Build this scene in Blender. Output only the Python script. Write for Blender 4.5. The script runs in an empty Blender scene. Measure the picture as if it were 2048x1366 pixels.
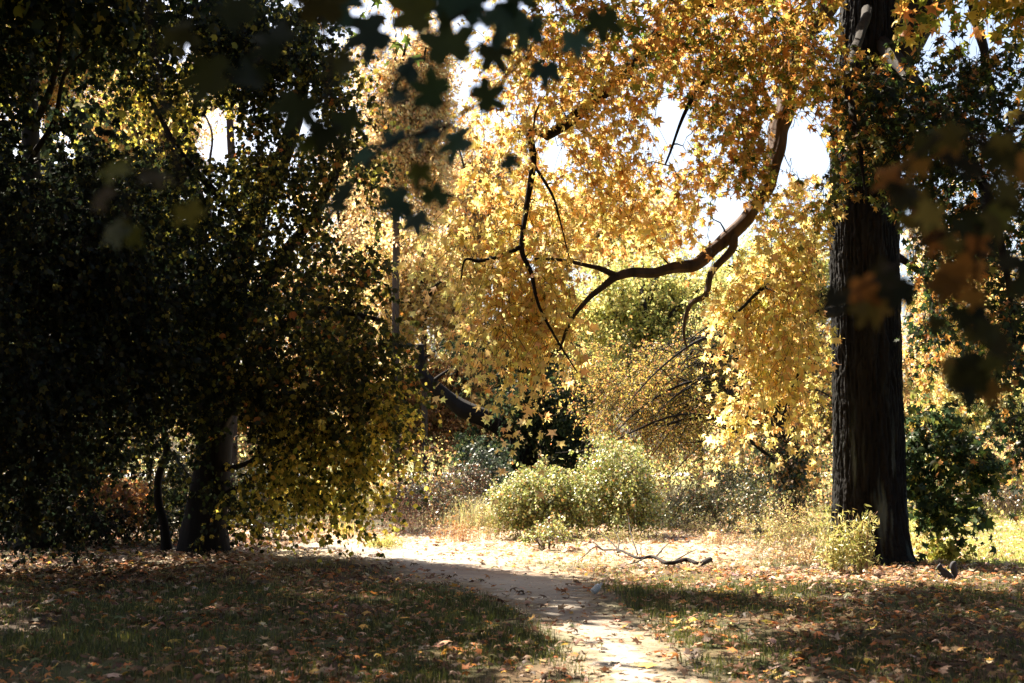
import bpy, math, random
import numpy as np
from mathutils import Vector, noise as mn

# ------------------------------------------------------------------ camera, sky, sun, exposure
sc = bpy.context.scene
COL = sc.collection
F = 2844.0                       # focal length in pixels of the 2048 px wide photograph
CAM = np.array([0.0, 0.0, 1.6])
TILT = math.atan((915 - 683) / F)
cam_d = bpy.data.cameras.new("camera")
cam = bpy.data.objects.new("camera", cam_d)
COL.objects.link(cam)
sc.camera = cam
cam.location = CAM
cam.rotation_euler = (math.pi / 2 + TILT, 0, 0)
cam_d.sensor_width = 36
cam_d.lens = 36 * F / 2048
cam_d.clip_start = 0.05
cam_d.clip_end = 3000
cam_d.dof.use_dof = True
cam_d.dof.focus_distance = 19.0
cam_d.dof.aperture_fstop = 2.7

SUN_EL, SUN_AZ = math.radians(50), math.radians(-38)      # azimuth from +Y (away from camera), negative = left
sdir = Vector((math.sin(SUN_AZ) * math.cos(SUN_EL), math.cos(SUN_AZ) * math.cos(SUN_EL), math.sin(SUN_EL)))
w = bpy.data.worlds.new("World"); sc.world = w; w.use_nodes = True
nt = w.node_tree
bg = nt.nodes["Background"]
sky = nt.nodes.new("ShaderNodeTexSky")
sky.sky_type = 'NISHITA'; sky.sun_disc = False
sky.sun_elevation = SUN_EL; sky.sun_rotation = SUN_AZ
sky.dust_density = 3.5; sky.air_density = 0.9; sky.ozone_density = 1.0
nt.links.new(sky.outputs[0], bg.inputs[0])
bg.inputs[1].default_value = 0.052
sl = bpy.data.lights.new("sun", 'SUN'); sl.energy = 5.0; sl.angle = math.radians(0.53); sl.color = (1.0, 0.89, 0.72)
so = bpy.data.objects.new("sun", sl); COL.objects.link(so)
so.rotation_euler = sdir.to_track_quat('Z', 'Y').to_euler()
sc.view_settings.view_transform = 'Standard'
sc.view_settings.look = 'None'
sc.view_settings.exposure = 2.4
sc.view_settings.gamma = 1.0
sc.cycles.max_bounces = 8
sc.cycles.transmission_bounces = 4
sc.cycles.diffuse_bounces = 6
sc.cycles.caustics_reflective = False; sc.cycles.caustics_refractive = False

rng = np.random.default_rng(7)
def reseed(s):
    global rng
    rng = np.random.default_rng(s)

# ------------------------------------------------------------------ placing and mesh helpers
CT, ST = math.cos(TILT), math.sin(TILT)
def P(px, py, d):
    u = (px - 1024) / F; v = -(py - 683) / F
    y = CT - ST * v; z = ST + CT * v
    return CAM + np.array([u, y, z]) * (d / y)
def G(px, py):
    u = (px - 1024) / F; v = -(py - 683) / F
    y = CT - ST * v; z = ST + CT * v
    t = -CAM[2] / z
    return np.array([u * t, y * t, 0.0])
def ground_h(x, y):
    return (0.035 * np.sin(x * 0.55 + 0.4) * np.cos(y * 0.42) + 0.018 * np.sin(x * 1.7 + y * 1.1) + 0.008 * np.sin(x * 4.1 - y * 3.3))
def GP(px, py):
    p = G(px, py); p[2] = float(ground_h(p[0], p[1])); return p
def onground(x, y, dz=0.0):
    return np.array([x, y, float(ground_h(x, y)) + dz])
def nrmz(a):
    return a / np.maximum(np.linalg.norm(a, axis=-1, keepdims=True), 1e-9)
def hashf(ix, iy, iz):
    n = (ix * 374761393 + iy * 668265263 + iz * 2147483647) & 0xffffffff
    n = ((n ^ (n >> 13)) * 1274126177) & 0xffffffff
    return ((n ^ (n >> 16)) & 0xffff) / 65535.0
def vnoise(p):
    p = np.asarray(p, float); i = np.floor(p).astype(np.int64); f = p - i; f = f * f * (3 - 2 * f)
    r = 0
    for a in (0, 1):
        for b in (0, 1):
            for c in (0, 1):
                wgt = (f[..., 0] if a else 1 - f[..., 0]) * (f[..., 1] if b else 1 - f[..., 1]) * (f[..., 2] if c else 1 - f[..., 2])
                r = r + wgt * hashf(i[..., 0] + a, i[..., 1] + b, i[..., 2] + c)
    return r
def fbm(p, o=3):
    r = 0; a = 0.5; s = 0
    for k in range(o):
        r = r + a * vnoise(p * (2.03 ** k) + 17.3 * k); s += a; a *= 0.5
    return r / s

class MB:
    """collects same-sized faces with a colour per vertex, links them as ONE mesh"""
    def __init__(self): self.v = []; self.f = {3: [], 4: []}; self.c = []; self.n = 0
    def add(self, v, f, c=None):
        v = np.asarray(v, float).reshape(-1, 3); f = np.asarray(f, np.int64)
        self.f[f.shape[1]].append(f + self.n); self.v.append(v)
        if c is None: c = np.ones((len(v), 3)) * 0.5
        c = np.asarray(c, float)
        if c.ndim == 1: c = np.tile(c, (len(v), 1))
        self.c.append(c); self.n += len(v)
    def build(self, name, mat, parent=None, smooth=False):
        me = bpy.data.meshes.new(name)
        if self.n:
            v = np.concatenate(self.v); c = np.concatenate(self.c)
            fs = {k: (np.concatenate(a) if a else np.zeros((0, k), np.int64)) for k, a in self.f.items()}
            if parent is not None: v = v - np.array(parent.location)
            me.vertices.add(len(v)); me.vertices.foreach_set('co', v.astype(np.float32).ravel())
            loops = np.concatenate([fs[3].ravel(), fs[4].ravel()])
            tot = np.concatenate([np.full(len(fs[3]), 3), np.full(len(fs[4]), 4)])
            st = np.concatenate([[0], np.cumsum(tot)[:-1]])
            me.loops.add(len(loops)); me.loops.foreach_set('vertex_index', loops.astype(np.int32))
            me.polygons.add(len(tot)); me.polygons.foreach_set('loop_start', st.astype(np.int32))
            if smooth: me.polygons.foreach_set('use_smooth', np.ones(len(tot), bool))
            me.update(calc_edges=True)
            at = me.color_attributes.new('Col', 'FLOAT_COLOR', 'POINT')
            at.data.foreach_set('color', np.concatenate([c, np.ones((len(c), 1))], 1).astype(np.float32).ravel())
        me.materials.append(mat)
        o = bpy.data.objects.new(name, me); COL.objects.link(o)
        if parent is not None: o.parent = parent
        return o

def tag(o, label=None, cat=None, group=None, kind=None):
    if label: o['label'] = label
    if cat: o['category'] = cat
    if group: o['group'] = group
    if kind: o['kind'] = kind
    return o
def empty(name, loc, label, cat, group=None):
    o = bpy.data.objects.new(name, None); COL.objects.link(o); o.location = tuple(loc); o.empty_display_size = 0.3
    return tag(o, label, cat, group)

# ------------------------------------------------------------------ tubes
def catmull(pts, k=6):
    pts = np.asarray(pts, float); n = len(pts)
    q = np.vstack([2 * pts[0] - pts[1], pts, 2 * pts[-1] - pts[-2]]); out = []
    for i in range(n - 1):
        a, b, c, d = q[i:i + 4]
        for t in np.arange(k) / k:
            out.append(0.5 * ((2 * b) + (-a + c) * t + (2 * a - 5 * b + 4 * c - d) * t * t + (-a + 3 * b - 3 * c + d) * t ** 3))
    out.append(pts[-1]); return np.array(out)
def tube(mb, pts, rad, sides=10, col=(0.1, 0.07, 0.05), rough=0.0, seed=0.0, cap=True):
    """one round limb through pts, rad per point; rough = relative bark relief"""
    pts = np.asarray(pts, float); n = len(pts); rad = np.broadcast_to(np.asarray(rad, float), (n,))
    t = nrmz(np.gradient(pts, axis=0))
    ref = np.array([0.0, 1.0, 0.05]) if abs(t[0][1]) < 0.9 else np.array([1.0, 0, 0])
    u = np.zeros_like(t); u[0] = nrmz(np.cross(t[0], ref))
    for i in range(1, n): u[i] = nrmz(u[i - 1] - t[i] * np.dot(u[i - 1], t[i]))
    b = np.cross(t, u); a = np.arange(sides) / sides * 2 * np.pi
    ca, sa = np.cos(a), np.sin(a)
    L = np.concatenate([[0], np.cumsum(np.linalg.norm(np.diff(pts, axis=0), axis=1))])
    rr = rad[:, None] * np.ones(sides)[None, :]
    if rough:
        ridge = fbm(np.stack([np.broadcast_to(ca * 5, (n, sides)), np.broadcast_to(sa * 5, (n, sides)), np.broadcast_to(L[:, None] * 1.6 + seed, (n, sides))], -1), 2) - .5
        rr = rr * (1 + (.22 * ridge if sides > 20 else 0))
        q = np.stack([np.broadcast_to(ca * 2.2, (n, sides)), np.broadcast_to(sa * 2.2, (n, sides)), np.broadcast_to(L[:, None] * 0.9 + seed, (n, sides))], -1)
        rr = rr * (1 + rough * (fbm(q * 1.7, 3) - 0.5) * 2)
    v = pts[:, None, :] + rr[..., None] * (u[:, None, :] * ca[None, :, None] + b[:, None, :] * sa[None, :, None])
    i = np.arange(n - 1)[:, None] * sides; j = np.arange(sides)[None, :]; j2 = (j + 1) % sides
    f = np.stack([i + j, i + j2, i + sides + j2, i + sides + j], -1).reshape(-1, 4)
    vv = v.reshape(-1, 3)
    mb.add(vv, f, np.asarray(col, float))
    if cap:
        e = pts[-1] + t[-1] * rad[-1] * 0.6
        base = mb.n
        mb.add(np.vstack([v[-1], e]), [[k, (k + 1) % sides, sides] for k in range(sides)], np.asarray(col, float))
def tubes(mb, pls, r0, r1, sides=3, col=(0.1, 0.07, 0.05)):
    """many thin tubes at once: pls (N,K,3)"""
    N, K, _ = pls.shape
    if N == 0: return
    t = nrmz(np.gradient(pls, axis=1))
    ref = np.where(np.abs(t[..., 2:3]) < 0.9, np.array([0, 0, 1.0]), np.array([1.0, 0, 0]))
    u = nrmz(np.cross(t, ref)); b = np.cross(t, u)
    a = np.arange(sides) / sides * 2 * np.pi
    s = np.linspace(0, 1, K)[None, :]
    r = np.asarray(r0).reshape(-1, 1) * (1 - s) + np.asarray(r1).reshape(-1, 1) * s
    r = np.broadcast_to(r, (N, K))
    v = pls[:, :, None, :] + r[:, :, None, None] * (u[:, :, None, :] * np.cos(a)[None, None, :, None] + b[:, :, None, :] * np.sin(a)[None, None, :, None])
    base = (np.arange(N) * K * sides)[:, None, None]
    i = (np.arange(K - 1) * sides)[None, :, None]; j = np.arange(sides)[None, None, :]; j2 = (j + 1) % sides
    f = np.stack([base + i + j, base + i + j2, base + i + sides + j2, base + i + sides + j], -1).reshape(-1, 4)
    mb.add(v.reshape(-1, 3), f, np.asarray(col, float))

# ------------------------------------------------------------------ leaf shapes (tips drop a little so each leaf catches light unevenly)
def star(inner, lobes=(90, 34, 146, -28, 208), tip=(1.0, .95, .95, .72, .72), drop=-0.16):
    ang = sorted(zip(lobes, tip)); n = len(ang)
    T = [(r * math.cos(math.radians(a)), r * math.sin(math.radians(a)), drop * r) for a, r in ang]
    I = []
    for k in range(n):
        a0 = ang[k][0]; a1 = ang[(k + 1) % n][0] + (360 if k == n - 1 else 0); m = math.radians((a0 + a1) / 2)
        rr = inner * (0.8 if k == n - 1 else 1)
        I.append((rr * math.cos(m), rr * math.sin(m), 0.02))
    V = np.array(T + I); V[:, 1] += 0.25
    f = [(n + (k - 1) % n, k, n + k) for k in range(n)] + [(n, n + k, n + k + 1) for k in range(1, n - 1)]
    return V, np.array(f)
GUM = star(0.40)
MAPLE = star(0.62, tip=(1.0, .9, .9, .6, .6))
def maple_fine():
    """large toothed maple leaf for the blurred boughs close to the lens"""
    out = []
    prof = [(-90, .12), (-60, .42), (-38, .62), (-30, .50), (-22, .72), (-12, .58), (0, .66), (14, .52), (24, .80), (34, 1.0), (44, .84), (54, .78), (62, .50),
            (74, .74), (80, .86), (90, 1.12)]
    prof = prof + [(180 - a, r) for a, r in prof[::-1][1:]]
    V = [(0, 0, 0.03)] + [(r * math.cos(math.radians(a)), r * math.sin(math.radians(a)), -0.2 * r * r + 0.05 * math.sin(a * .2)) for a, r in prof]
    n = len(prof); f = [(0, 1 + k, 1 + (k + 1) % n) for k in range(n)]
    V = np.array(V); V[:, 1] += 0.12
    return V, np.array(f)
MAPLEF = maple_fine()
LANCE = (np.array([(0, 0, 0), (.32, .5, -.06), (0, 1.15, -.12), (-.32, .5, -.06)]), np.array([(0, 1, 2), (0, 2, 3)]))
NARROW = (np.array([(0, 0, 0), (.14, .45, 0), (0, 1.3, -.15), (-.14, .45, 0)]), np.array([(0, 1, 2), (0, 2, 3)]))
OVAL = (np.array([(0, 0, 0), (.36, .25, -.03), (.4, .65, -.05), (0, 1.1, -.12), (-.4, .65, -.05), (-.36, .25, -.03)]), np.array([(0, 1, 2), (0, 2, 3), (0, 3, 4), (0, 4, 5)]))

def leaves(mb, T, pos, axis, nrm, size, col):
    V, Fc = T; N = len(pos)
    if N == 0: return
    axis = nrmz(axis); side = nrmz(np.cross(axis, nrm)); nn = np.cross(side, axis)
    size = np.broadcast_to(np.asarray(size, float), (N,))
    curl = rng.uniform(-1.5, 3.0, N)
    v = pos[:, None, :] + size[:, None, None] * (V[None, :, 0:1] * side[:, None, :] + V[None, :, 1:2] * axis[:, None, :] + (V[None, :, 2:3] * curl[:, None, None]) * nn[:, None, :])
    f = (Fc[None] + (np.arange(N) * len(V))[:, None, None]).reshape(-1, 3)
    mb.add(v.reshape(-1, 3), f, np.repeat(col, len(V), axis=0))
def pick(pal, n, jit=0.18):
    w = np.array([p[0] for p in pal], float); c = np.array([p[1] for p in pal], float)
    k = rng.choice(len(pal), n, p=w / w.sum())
    r = c[k] * (1 + rng.normal(0, jit, (n, 1))) * (1 + rng.normal(0, jit * .35, (n, 3)))
    return np.clip(r, 0.004, 0.85)

# colours of leaves and bark
YEL = [(5, (.86, .66, .24)), (3, (.86, .58, .25)), (2, (.74, .64, .20)), (1, (.80, .44, .17))]
ORG = [(4, (.62, .33, .10)), (3, (.68, .46, .13)), (2, (.34, .30, .05)), (2, (.16, .19, .035)), (1, (.45, .15, .05))]
MIX = [(3, (.50, .36, .07)), (3, (.24, .25, .04)), (2, (.50, .22, .06)), (2, (.10, .14, .03))]
DGR = [(6, (.020, .036, .014)), (2, (.04, .06, .015)), (1, (.40, .17, .04)), (1, (.20, .20, .03))]  # sweetgum leaves on the shaded right side, the shade put into their green
LMA = [(6, (.014, .022, .010)), (3, (.034, .042, .012)), (1.6, (.22, .20, .035))]  # near-black greens hold the crown's shade, the yellow share paints sun glints
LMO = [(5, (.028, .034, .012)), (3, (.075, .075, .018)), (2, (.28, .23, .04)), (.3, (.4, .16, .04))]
LYG = [(4, (.34, .30, .05)), (4, (.66, .52, .09)), (3, (.05, .065, .018)), (1, (.7, .48, .09))]  # sunlit glow of the maple's lower boughs put into the leaf colour
TAN = [(5, (.86, .64, .36)), (3, (.86, .58, .30)), (2, (.74, .60, .30)), (1, (.66, .38, .16))]
GLD = [(4, (.80, .62, .24)), (3, (.66, .58, .20)), (2, (.74, .48, .18))]
YGR = [(4, (.66, .62, .22)), (3, (.48, .50, .17)), (2, (.74, .58, .22)), (1, (.26, .30, .12))]
OBR = [(4, (.60, .32, .13)), (3, (.42, .22, .10)), (2, (.70, .46, .18)), (2, (.22, .22, .08))]
IVY = [(5, (.028, .046, .022)), (2, (.06, .09, .03)), (1, (.16, .18, .07))]
WEEP = [(4, (.50, .36, .08)), (3, (.34, .27, .07)), (3, (.46, .23, .09)), (2, (.15, .17, .05))]
SHR = [(4, (.50, .50, .14)), (4, (.22, .27, .07)), (2, (.72, .70, .42)), (1, (.50, .26, .08)), (1, (.10, .13, .04))]  # pale and dark leaves mixed in as highlights and shaded interior
WOOD = (.015, .011, .009); WOODL = (.16, .105, .075); GREYW = (.30, .26, .22)

# ------------------------------------------------------------------ materials
def nodes(m):
    m.use_nodes = True; t = m.node_tree; t.nodes.clear(); return t, t.nodes, t.links
def leaf_material(name, trans=0.45, gloss=0.06, rough=0.45, tsat=1.0):
    m = bpy.data.materials.new(name); t, N, L = nodes(m)
    out = N.new('ShaderNodeOutputMaterial'); at = N.new('ShaderNodeAttribute'); at.attribute_name = 'Col'
    d = N.new('ShaderNodeBsdfDiffuse'); tr = N.new('ShaderNodeBsdfTranslucent'); g = N.new('ShaderNodeBsdfGlossy'); g.inputs['Roughness'].default_value = rough
    hs = N.new('ShaderNodeHueSaturation'); hs.inputs['Saturation'].default_value = tsat; hs.inputs['Value'].default_value = 1.12
    m1 = N.new('ShaderNodeMixShader'); m2 = N.new('ShaderNodeMixShader'); m1.inputs[0].default_value = trans; m2.inputs[0].default_value = gloss
    no = N.new('ShaderNodeTexNoise'); no.inputs['Scale'].default_value = 14; no.inputs['Detail'].default_value = 3
    mr = N.new('ShaderNodeMapRange'); mr.inputs['To Min'].default_value = .72; mr.inputs['To Max'].default_value = 1.28
    mx = N.new('ShaderNodeMixRGB'); mx.blend_type = 'MULTIPLY'; mx.inputs[0].default_value = 1
    tc = N.new('ShaderNodeTexCoord'); L.new(tc.outputs['Object'], no.inputs['Vector'])
    L.new(no.outputs['Fac'], mr.inputs['Value']); L.new(at.outputs['Color'], mx.inputs[1]); L.new(mr.outputs[0], mx.inputs[2])
    L.new(mx.outputs[0], d.inputs[0]); L.new(mx.outputs[0], hs.inputs['Color']); L.new(hs.outputs[0], tr.inputs[0])
    L.new(d.outputs[0], m1.inputs[1]); L.new(tr.outputs[0], m1.inputs[2]); L.new(m1.outputs[0], m2.inputs[1]); L.new(g.outputs[0], m2.inputs[2])
    L.new(m2.outputs[0], out.inputs[0]); return m
def bark_material(name, scale=6.0, stretch=0.12, lo=.5, hi=1.5, bump=0.6, tint=(1, 1, 1)):
    m = bpy.data.materials.new(name); t, N, L = nodes(m)
    out = N.new('ShaderNodeOutputMaterial'); p = N.new('ShaderNodeBsdfPrincipled'); p.inputs['Roughness'].default_value = .9
    p.inputs['Specular IOR Level'].default_value = .2
    at = N.new('ShaderNodeAttribute'); at.attribute_name = 'Col'
    tc = N.new('ShaderNodeTexCoord'); mp = N.new('ShaderNodeMapping'); mp.inputs['Scale'].default_value = (1, 1, stretch)
    no = N.new('ShaderNodeTexNoise'); no.inputs['Scale'].default_value = scale; no.inputs['Detail'].default_value = 6; no.inputs['Roughness'].default_value = .65
    mr = N.new('ShaderNodeMapRange'); mr.inputs['From Min'].default_value = .3; mr.inputs['From Max'].default_value = .7; mr.inputs['To Min'].default_value = lo; mr.inputs['To Max'].default_value = hi
    mx = N.new('ShaderNodeMixRGB'); mx.blend_type = 'MULTIPLY'; mx.inputs[0].default_value = 1
    bp = N.new('ShaderNodeBump'); bp.inputs['Strength'].default_value = bump; bp.inputs['Distance'].default_value = .03
    L.new(tc.outputs['Object'], mp.inputs[0]); L.new(mp.outputs[0], no.inputs['Vector']); L.new(no.outputs['Fac'], mr.inputs['Value'])
    L.new(at.outputs['Color'], mx.inputs[1]); L.new(mr.outputs[0], mx.inputs[2]); L.new(mx.outputs[0], p.inputs['Base Color'])
    L.new(no.outputs['Fac'], bp.inputs['Height']); L.new(bp.outputs[0], p.inputs['Normal']); L.new(p.outputs[0], out.inputs[0]); return m
def ground_material(name, scale=9.0, amt=.5, bump=.5, fine=70.0):
    m = bpy.data.materials.new(name); t, N, L = nodes(m)
    out = N.new('ShaderNodeOutputMaterial'); p = N.new('ShaderNodeBsdfPrincipled'); p.inputs['Roughness'].default_value = .95
    p.inputs['Specular IOR Level'].default_value = .15
    at = N.new('ShaderNodeAttribute'); at.attribute_name = 'Col'; tc = N.new('ShaderNodeTexCoord')
    a = N.new('ShaderNodeTexNoise'); a.inputs['Scale'].default_value = scale; a.inputs['Detail'].default_value = 8; a.inputs['Roughness'].default_value = .7
    b = N.new('ShaderNodeTexVoronoi'); b.inputs['Scale'].default_value = fine
    mr = N.new('ShaderNodeMapRange'); mr.inputs['From Min'].default_value = .3; mr.inputs['From Max'].default_value = .7; mr.inputs['To Min'].default_value = 1 - amt; mr.inputs['To Max'].default_value = 1 + amt
    m2 = N.new('ShaderNodeMapRange'); m2.inputs['To Min'].default_value = 1.15; m2.inputs['To Max'].default_value = .75
    x1 = N.new('ShaderNodeMixRGB'); x1.blend_type = 'MULTIPLY'; x1.inputs[0].default_value = 1
    x2 = N.new('ShaderNodeMixRGB'); x2.blend_type = 'MULTIPLY'; x2.inputs[0].default_value = .8
    bp = N.new('ShaderNodeBump'); bp.inputs['Strength'].default_value = bump; bp.inputs['Distance'].default_value = .04
    L.new(tc.outputs['Object'], a.inputs['Vector']); L.new(tc.outputs['Object'], b.inputs['Vector'])
    L.new(a.outputs['Fac'], mr.inputs['Value']); L.new(b.outputs['Distance'], m2.inputs['Value'])
    L.new(at.outputs['Color'], x1.inputs[1]); L.new(mr.outputs[0], x1.inputs[2]); L.new(x1.outputs[0], x2.inputs[1]); L.new(m2.outputs[0], x2.inputs[2])
    L.new(x2.outputs[0], p.inputs['Base Color']); L.new(a.outputs['Fac'], bp.inputs['Height']); L.new(bp.outputs[0], p.inputs['Normal'])
    L.new(p.outputs[0], out.inputs[0]); return m
M_LEAF = leaf_material('backlit_leaf', .6, .03)
M_DARK = leaf_material('dense_green_leaf', .45, .015, .4)
M_GLOSS = leaf_material('waxy_shrub_leaf', .28, .07, .42)
M_FAR = leaf_material('far_autumn_leaf', .68, .02)
M_DRY = leaf_material('dry_leaf', .25, .03, .6)
M_GRASS = leaf_material('grass_blade', .40, .05, .5)
M_BARK = bark_material('furrowed_bark')
M_BARKF = bark_material('small_branch_bark', 12, .5, .7, 1.3, .3)
M_GROUND = ground_material('leafy_soil')
M_SAND = ground_material('trodden_sandy_soil', 5.0, .16, .25, 45.0)

# ------------------------------------------------------------------ growing branches and foliage
class Wood:
    """nodes of a tree's skeleton that finer branches can start from"""
    def __init__(self): self.p = np.zeros((0, 3)); self.r = np.zeros(0)
    def add(self, pts, rad):
        pts = np.asarray(pts, float); self.p = np.vstack([self.p, pts]); self.r = np.concatenate([self.r, np.broadcast_to(rad, (len(pts),))])
def limb(mb, wd, pts, r0, r1, sides=10, col=WOOD, k=6, rough=.12, power=1.0):
    pts = catmull(pts, k); s = np.linspace(0, 1, len(pts)) ** power; rad = r0 * (1 - s) + r1 * s
    wob = np.stack([fbm(pts * 1.3 + 5, 2) - .5, fbm(pts * 1.3 + 31, 2) - .5, fbm(pts * 1.3 + 57, 2) - .5], -1)
    pts = pts + wob * np.minimum(rad * 1.2, .12)[:, None] * (s[:, None] > 0)
    if r0 > .05:
        sides = max(sides, 28); lump = 1 + .28 * (fbm(pts * 2.6 + 11, 2) - .5); rad = rad * lump; rough = max(rough, .2)
    tube(mb, pts, rad, sides, col, rough, seed=float(pts[0][0])); wd.add(pts, rad); return pts
GAPS = []          # openings between the boughs (px, py, rx, ry) seen from the path
def blob(px, py, d, rx, ry, rd, mids):
    """a mass of foliage: centre and real radii in metres, number of boughs"""
    return (P(px, py, d), np.array([rx * d / F, rd, ry * d / F]), mids)
def wblob(x, y, z, rx, ry, rz, mids): return (np.array([x, y, z], float), np.array([rx, ry, rz], float), mids)
def clear(q):
    ok = np.ones(len(q), bool)
    rel = q - CAM; dep = rel[:, 1] * CT + rel[:, 2] * ST; ux = 1024 + F * rel[:, 0] / dep; uy = 683 - F * (rel[:, 2] * CT - rel[:, 1] * ST) / dep
    for (gx, gy, grx, gry) in GAPS: ok &= ((ux - gx) / grx) ** 2 + ((uy - gy) / gry) ** 2 > 1
    return ok
def grow(fine, lf, wd, blobs, pal, T=GUM, size=.07, twigs=7, per=8, tlen=.55, droop=.6, spread=.3, thr=0.0, axis_down=.7,
         wcol=WOOD, mid_r=.012, twig_r=.003, nfreq=1.1, flat=.35, link=True):
    for (c, R, mids) in blobs:
        cand = rng.normal(0, 1, (int(mids * 3) + 8, 3)); cand = nrmz(cand) * (rng.uniform(0, 1, (len(cand), 1)) ** .5) * np.exp(rng.normal(0, .2, (len(cand), 1)))
        cand = c + cand * R
        if thr > 0: cand = cand[fbm(cand * nfreq, 2) > thr]
        cand = cand[clear(cand)]
        cand = cand[cand[:, 2] > 0.06][:mids]
        if len(cand) == 0: continue
        outd = np.zeros_like(cand)
        if link and len(wd.p):
            d0 = np.array([np.min(np.sum((wd.p - q) ** 2, 1)) for q in cand]); cand = cand[np.argsort(d0)]
            pls = []; r0s = []
            for i, q in enumerate(cand):
                dd = np.sum((wd.p - q) ** 2, 1); k = int(np.argmin(dd)); a = wd.p[k]; L = math.sqrt(dd[k])
                s = np.linspace(0, 1, 5)[:, None]
                arc = np.array([0, 0, 1.0]) * (L * .16) * (4 * s * (1 - s)) * (1 if droop > 0 else .3)
                jig = rng.normal(0, .05 * L, (5, 3)) * (4 * s * (1 - s))
                pl = a * (1 - s) + q * s + arc + jig; pls.append(pl)
                rr = min(wd.r[k] * .75, mid_r * (1 + .55 * L)); r0s.append(rr)
                wd.add(pl[1:], np.linspace(rr, mid_r * .4, 4)); outd[i] = (q - a) / max(L, 1e-3)
            tubes(fine, np.array(pls), np.array(r0s), mid_r * .4, 4, wcol)
        else:
            outd = nrmz(cand - c)
        m = len(cand); n = m * twigs
        st = np.repeat(cand, twigs, 0); od = np.repeat(outd, twigs, 0)
        dr = nrmz(od * .6 + rng.normal(0, .65, (n, 3)) + np.array([0, 0, -.15]) * (1 if droop > 0 else -2))
        ln = tlen * rng.uniform(.5, 1.35, (n, 1)); s = np.linspace(0, 1, 4)[None, :, None]
        st = st + rng.normal(0, spread * .25, (n, 3))
        pl = st[:, None, :] + dr[:, None, :] * ln[:, None, :] * s + np.array([0, 0, -1.0]) * (droop * ln[:, None, :]) * s ** 2
        ok = pl[:, :, 2].min(1) > 0.03
        if GAPS: ok &= clear(pl[:, 3]) & clear(pl[:, 2]) & clear(pl[:, 0])
        pl = pl[ok]; n = len(pl)
        if n == 0: continue
        if twig_r > 0: tubes(fine, pl, np.full(n, twig_r), twig_r * .5, 3, wcol)
        ts = rng.uniform(.12, 1.02, (n, per)); seg = np.clip((ts * 3).astype(int), 0, 2); fr = ts * 3 - seg
        ii = np.arange(n)[:, None]
        pos = (pl[ii, seg] * (1 - fr)[..., None] + pl[ii, seg + 1] * fr[..., None]).reshape(-1, 3)
        tg = (pl[ii, seg + 1] - pl[ii, seg]).reshape(-1, 3); tg = nrmz(tg); k = len(pos)
        rv = rng.normal(0, 1, (k, 3)); sd = nrmz(np.cross(tg, rv))
        ax = sd * .8 + tg * .5 + np.array([0, 0, -axis_down]) + rng.normal(0, .25, (k, 3))
        nr = rng.normal(0, 1, (k, 3)) + np.array([0, -.15, 1.0]) * flat * 2
        pos = pos + sd * size * .35
        sz = size * np.clip(rng.normal(1, .30, k), .4, 1.75)
        cl = pick(pal, k) * (0.86 + .28 * vnoise(pos * 1.7))[:, None]
        leaves(lf, T, pos, ax, nr, sz, cl)

# ------------------------------------------------------------------ SETTING: ground, path, road
LEFT_E = [(1190, 1400), (1205, 1366), (1150, 1290), (1085, 1235), (1010, 1200), (930, 1174), (800, 1146), (700, 1122), (560, 1099), (400, 1085)]
RIGHT_E = [(1430, 1400), (1385, 1366), (1305, 1300), (1255, 1245), (1205, 1205), (1175, 1170), (1130, 1142), (930, 1112), (740, 1094), (480, 1074)]
LE = catmull([G(*p) for p in LEFT_E], 40); RE = catmull([G(*p) for p in RIGHT_E], 40)
LE[:, 2] = 0; RE[:, 2] = 0
CEN = (LE + RE) / 2; HW = np.linalg.norm(LE - RE, axis=1) / 2
def path_dist(x, y):
    """distance to the path's edge in metres (negative inside)"""
    p = np.stack([np.ravel(x), np.ravel(y)], -1); out = np.full(len(p), 99.0)
    c = CEN[::4, :2]; h = HW[::4]
    for a in range(0, len(p), 20000):
        q = p[a:a + 20000]; d = np.sqrt(((q[:, None, :] - c[None]) ** 2).sum(-1)) - h[None]; out[a:a + 20000] = d.min(1)
    return out.reshape(np.shape(x))
def pale_zone(x, y):
    """bare dry clearing beyond the path, in ground metres"""
    n = (fbm(np.stack([x * .5, y * .35, x * 0], -1), 3) - .5) * 3
    a = np.clip((y - 20.8 + n) / 2.0, 0, 1) * np.clip((33.0 - y + n) / 3, 0, 1) * np.clip((x + 6.2 + n * .5) / 1.5, 0, 1) * np.clip((4.6 - x + n * .5) / 1.5, 0, 1)
    return a
def lawn_zone(x, y):
    n = (fbm(np.stack([x * .6, y * .4, x * 0 + 9], -1), 3) - .5) * 3
    return np.clip((x - 5.6 + n * .4) / 1.2, 0, 1) * np.clip((y - 20.5 + n) / 2, 0, 1) * np.clip((48 - y) / 4, 0, 1)
def mixc(a, b, t): return a * (1 - t[..., None]) + np.asarray(b) * t[..., None]

xs = np.concatenate([-np.geomspace(14, 400, 40)[::-1], np.arange(-13.85, 13.9, .15), np.geomspace(14, 400, 40)])
ys = np.concatenate([np.array([-60, -30, -10, -2, 2, 5]), np.arange(6.5, 40, .15), np.geomspace(40.3, 700, 90)])
X, Y = np.meshgrid(xs, ys); Z = ground_h(X, Y) * np.clip((120 - Y) / 60, 0, 1)
base = np.zeros(X.shape + (3,)) + np.array([.045, .031, .019])
n1 = fbm(np.stack([X * .8, Y * .8, X * 0], -1), 3); n2 = fbm(np.stack([X * 2.3, Y * 2.3, X * 0 + 4], -1), 3)
base = mixc(base, (.050, .062, .018), np.clip((n1 - .38) * 4, 0, 1) * .8)
base = mixc(base, (.17, .10, .06), np.clip((n2 - .5) * 4, 0, 1) * .6)
pd = path_dist(X, Y)
base = mixc(base, (.40, .33, .24), np.clip(1 - pd / .3 + (n2 - .5) * 1.6, 0, 1) * .45)
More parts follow.
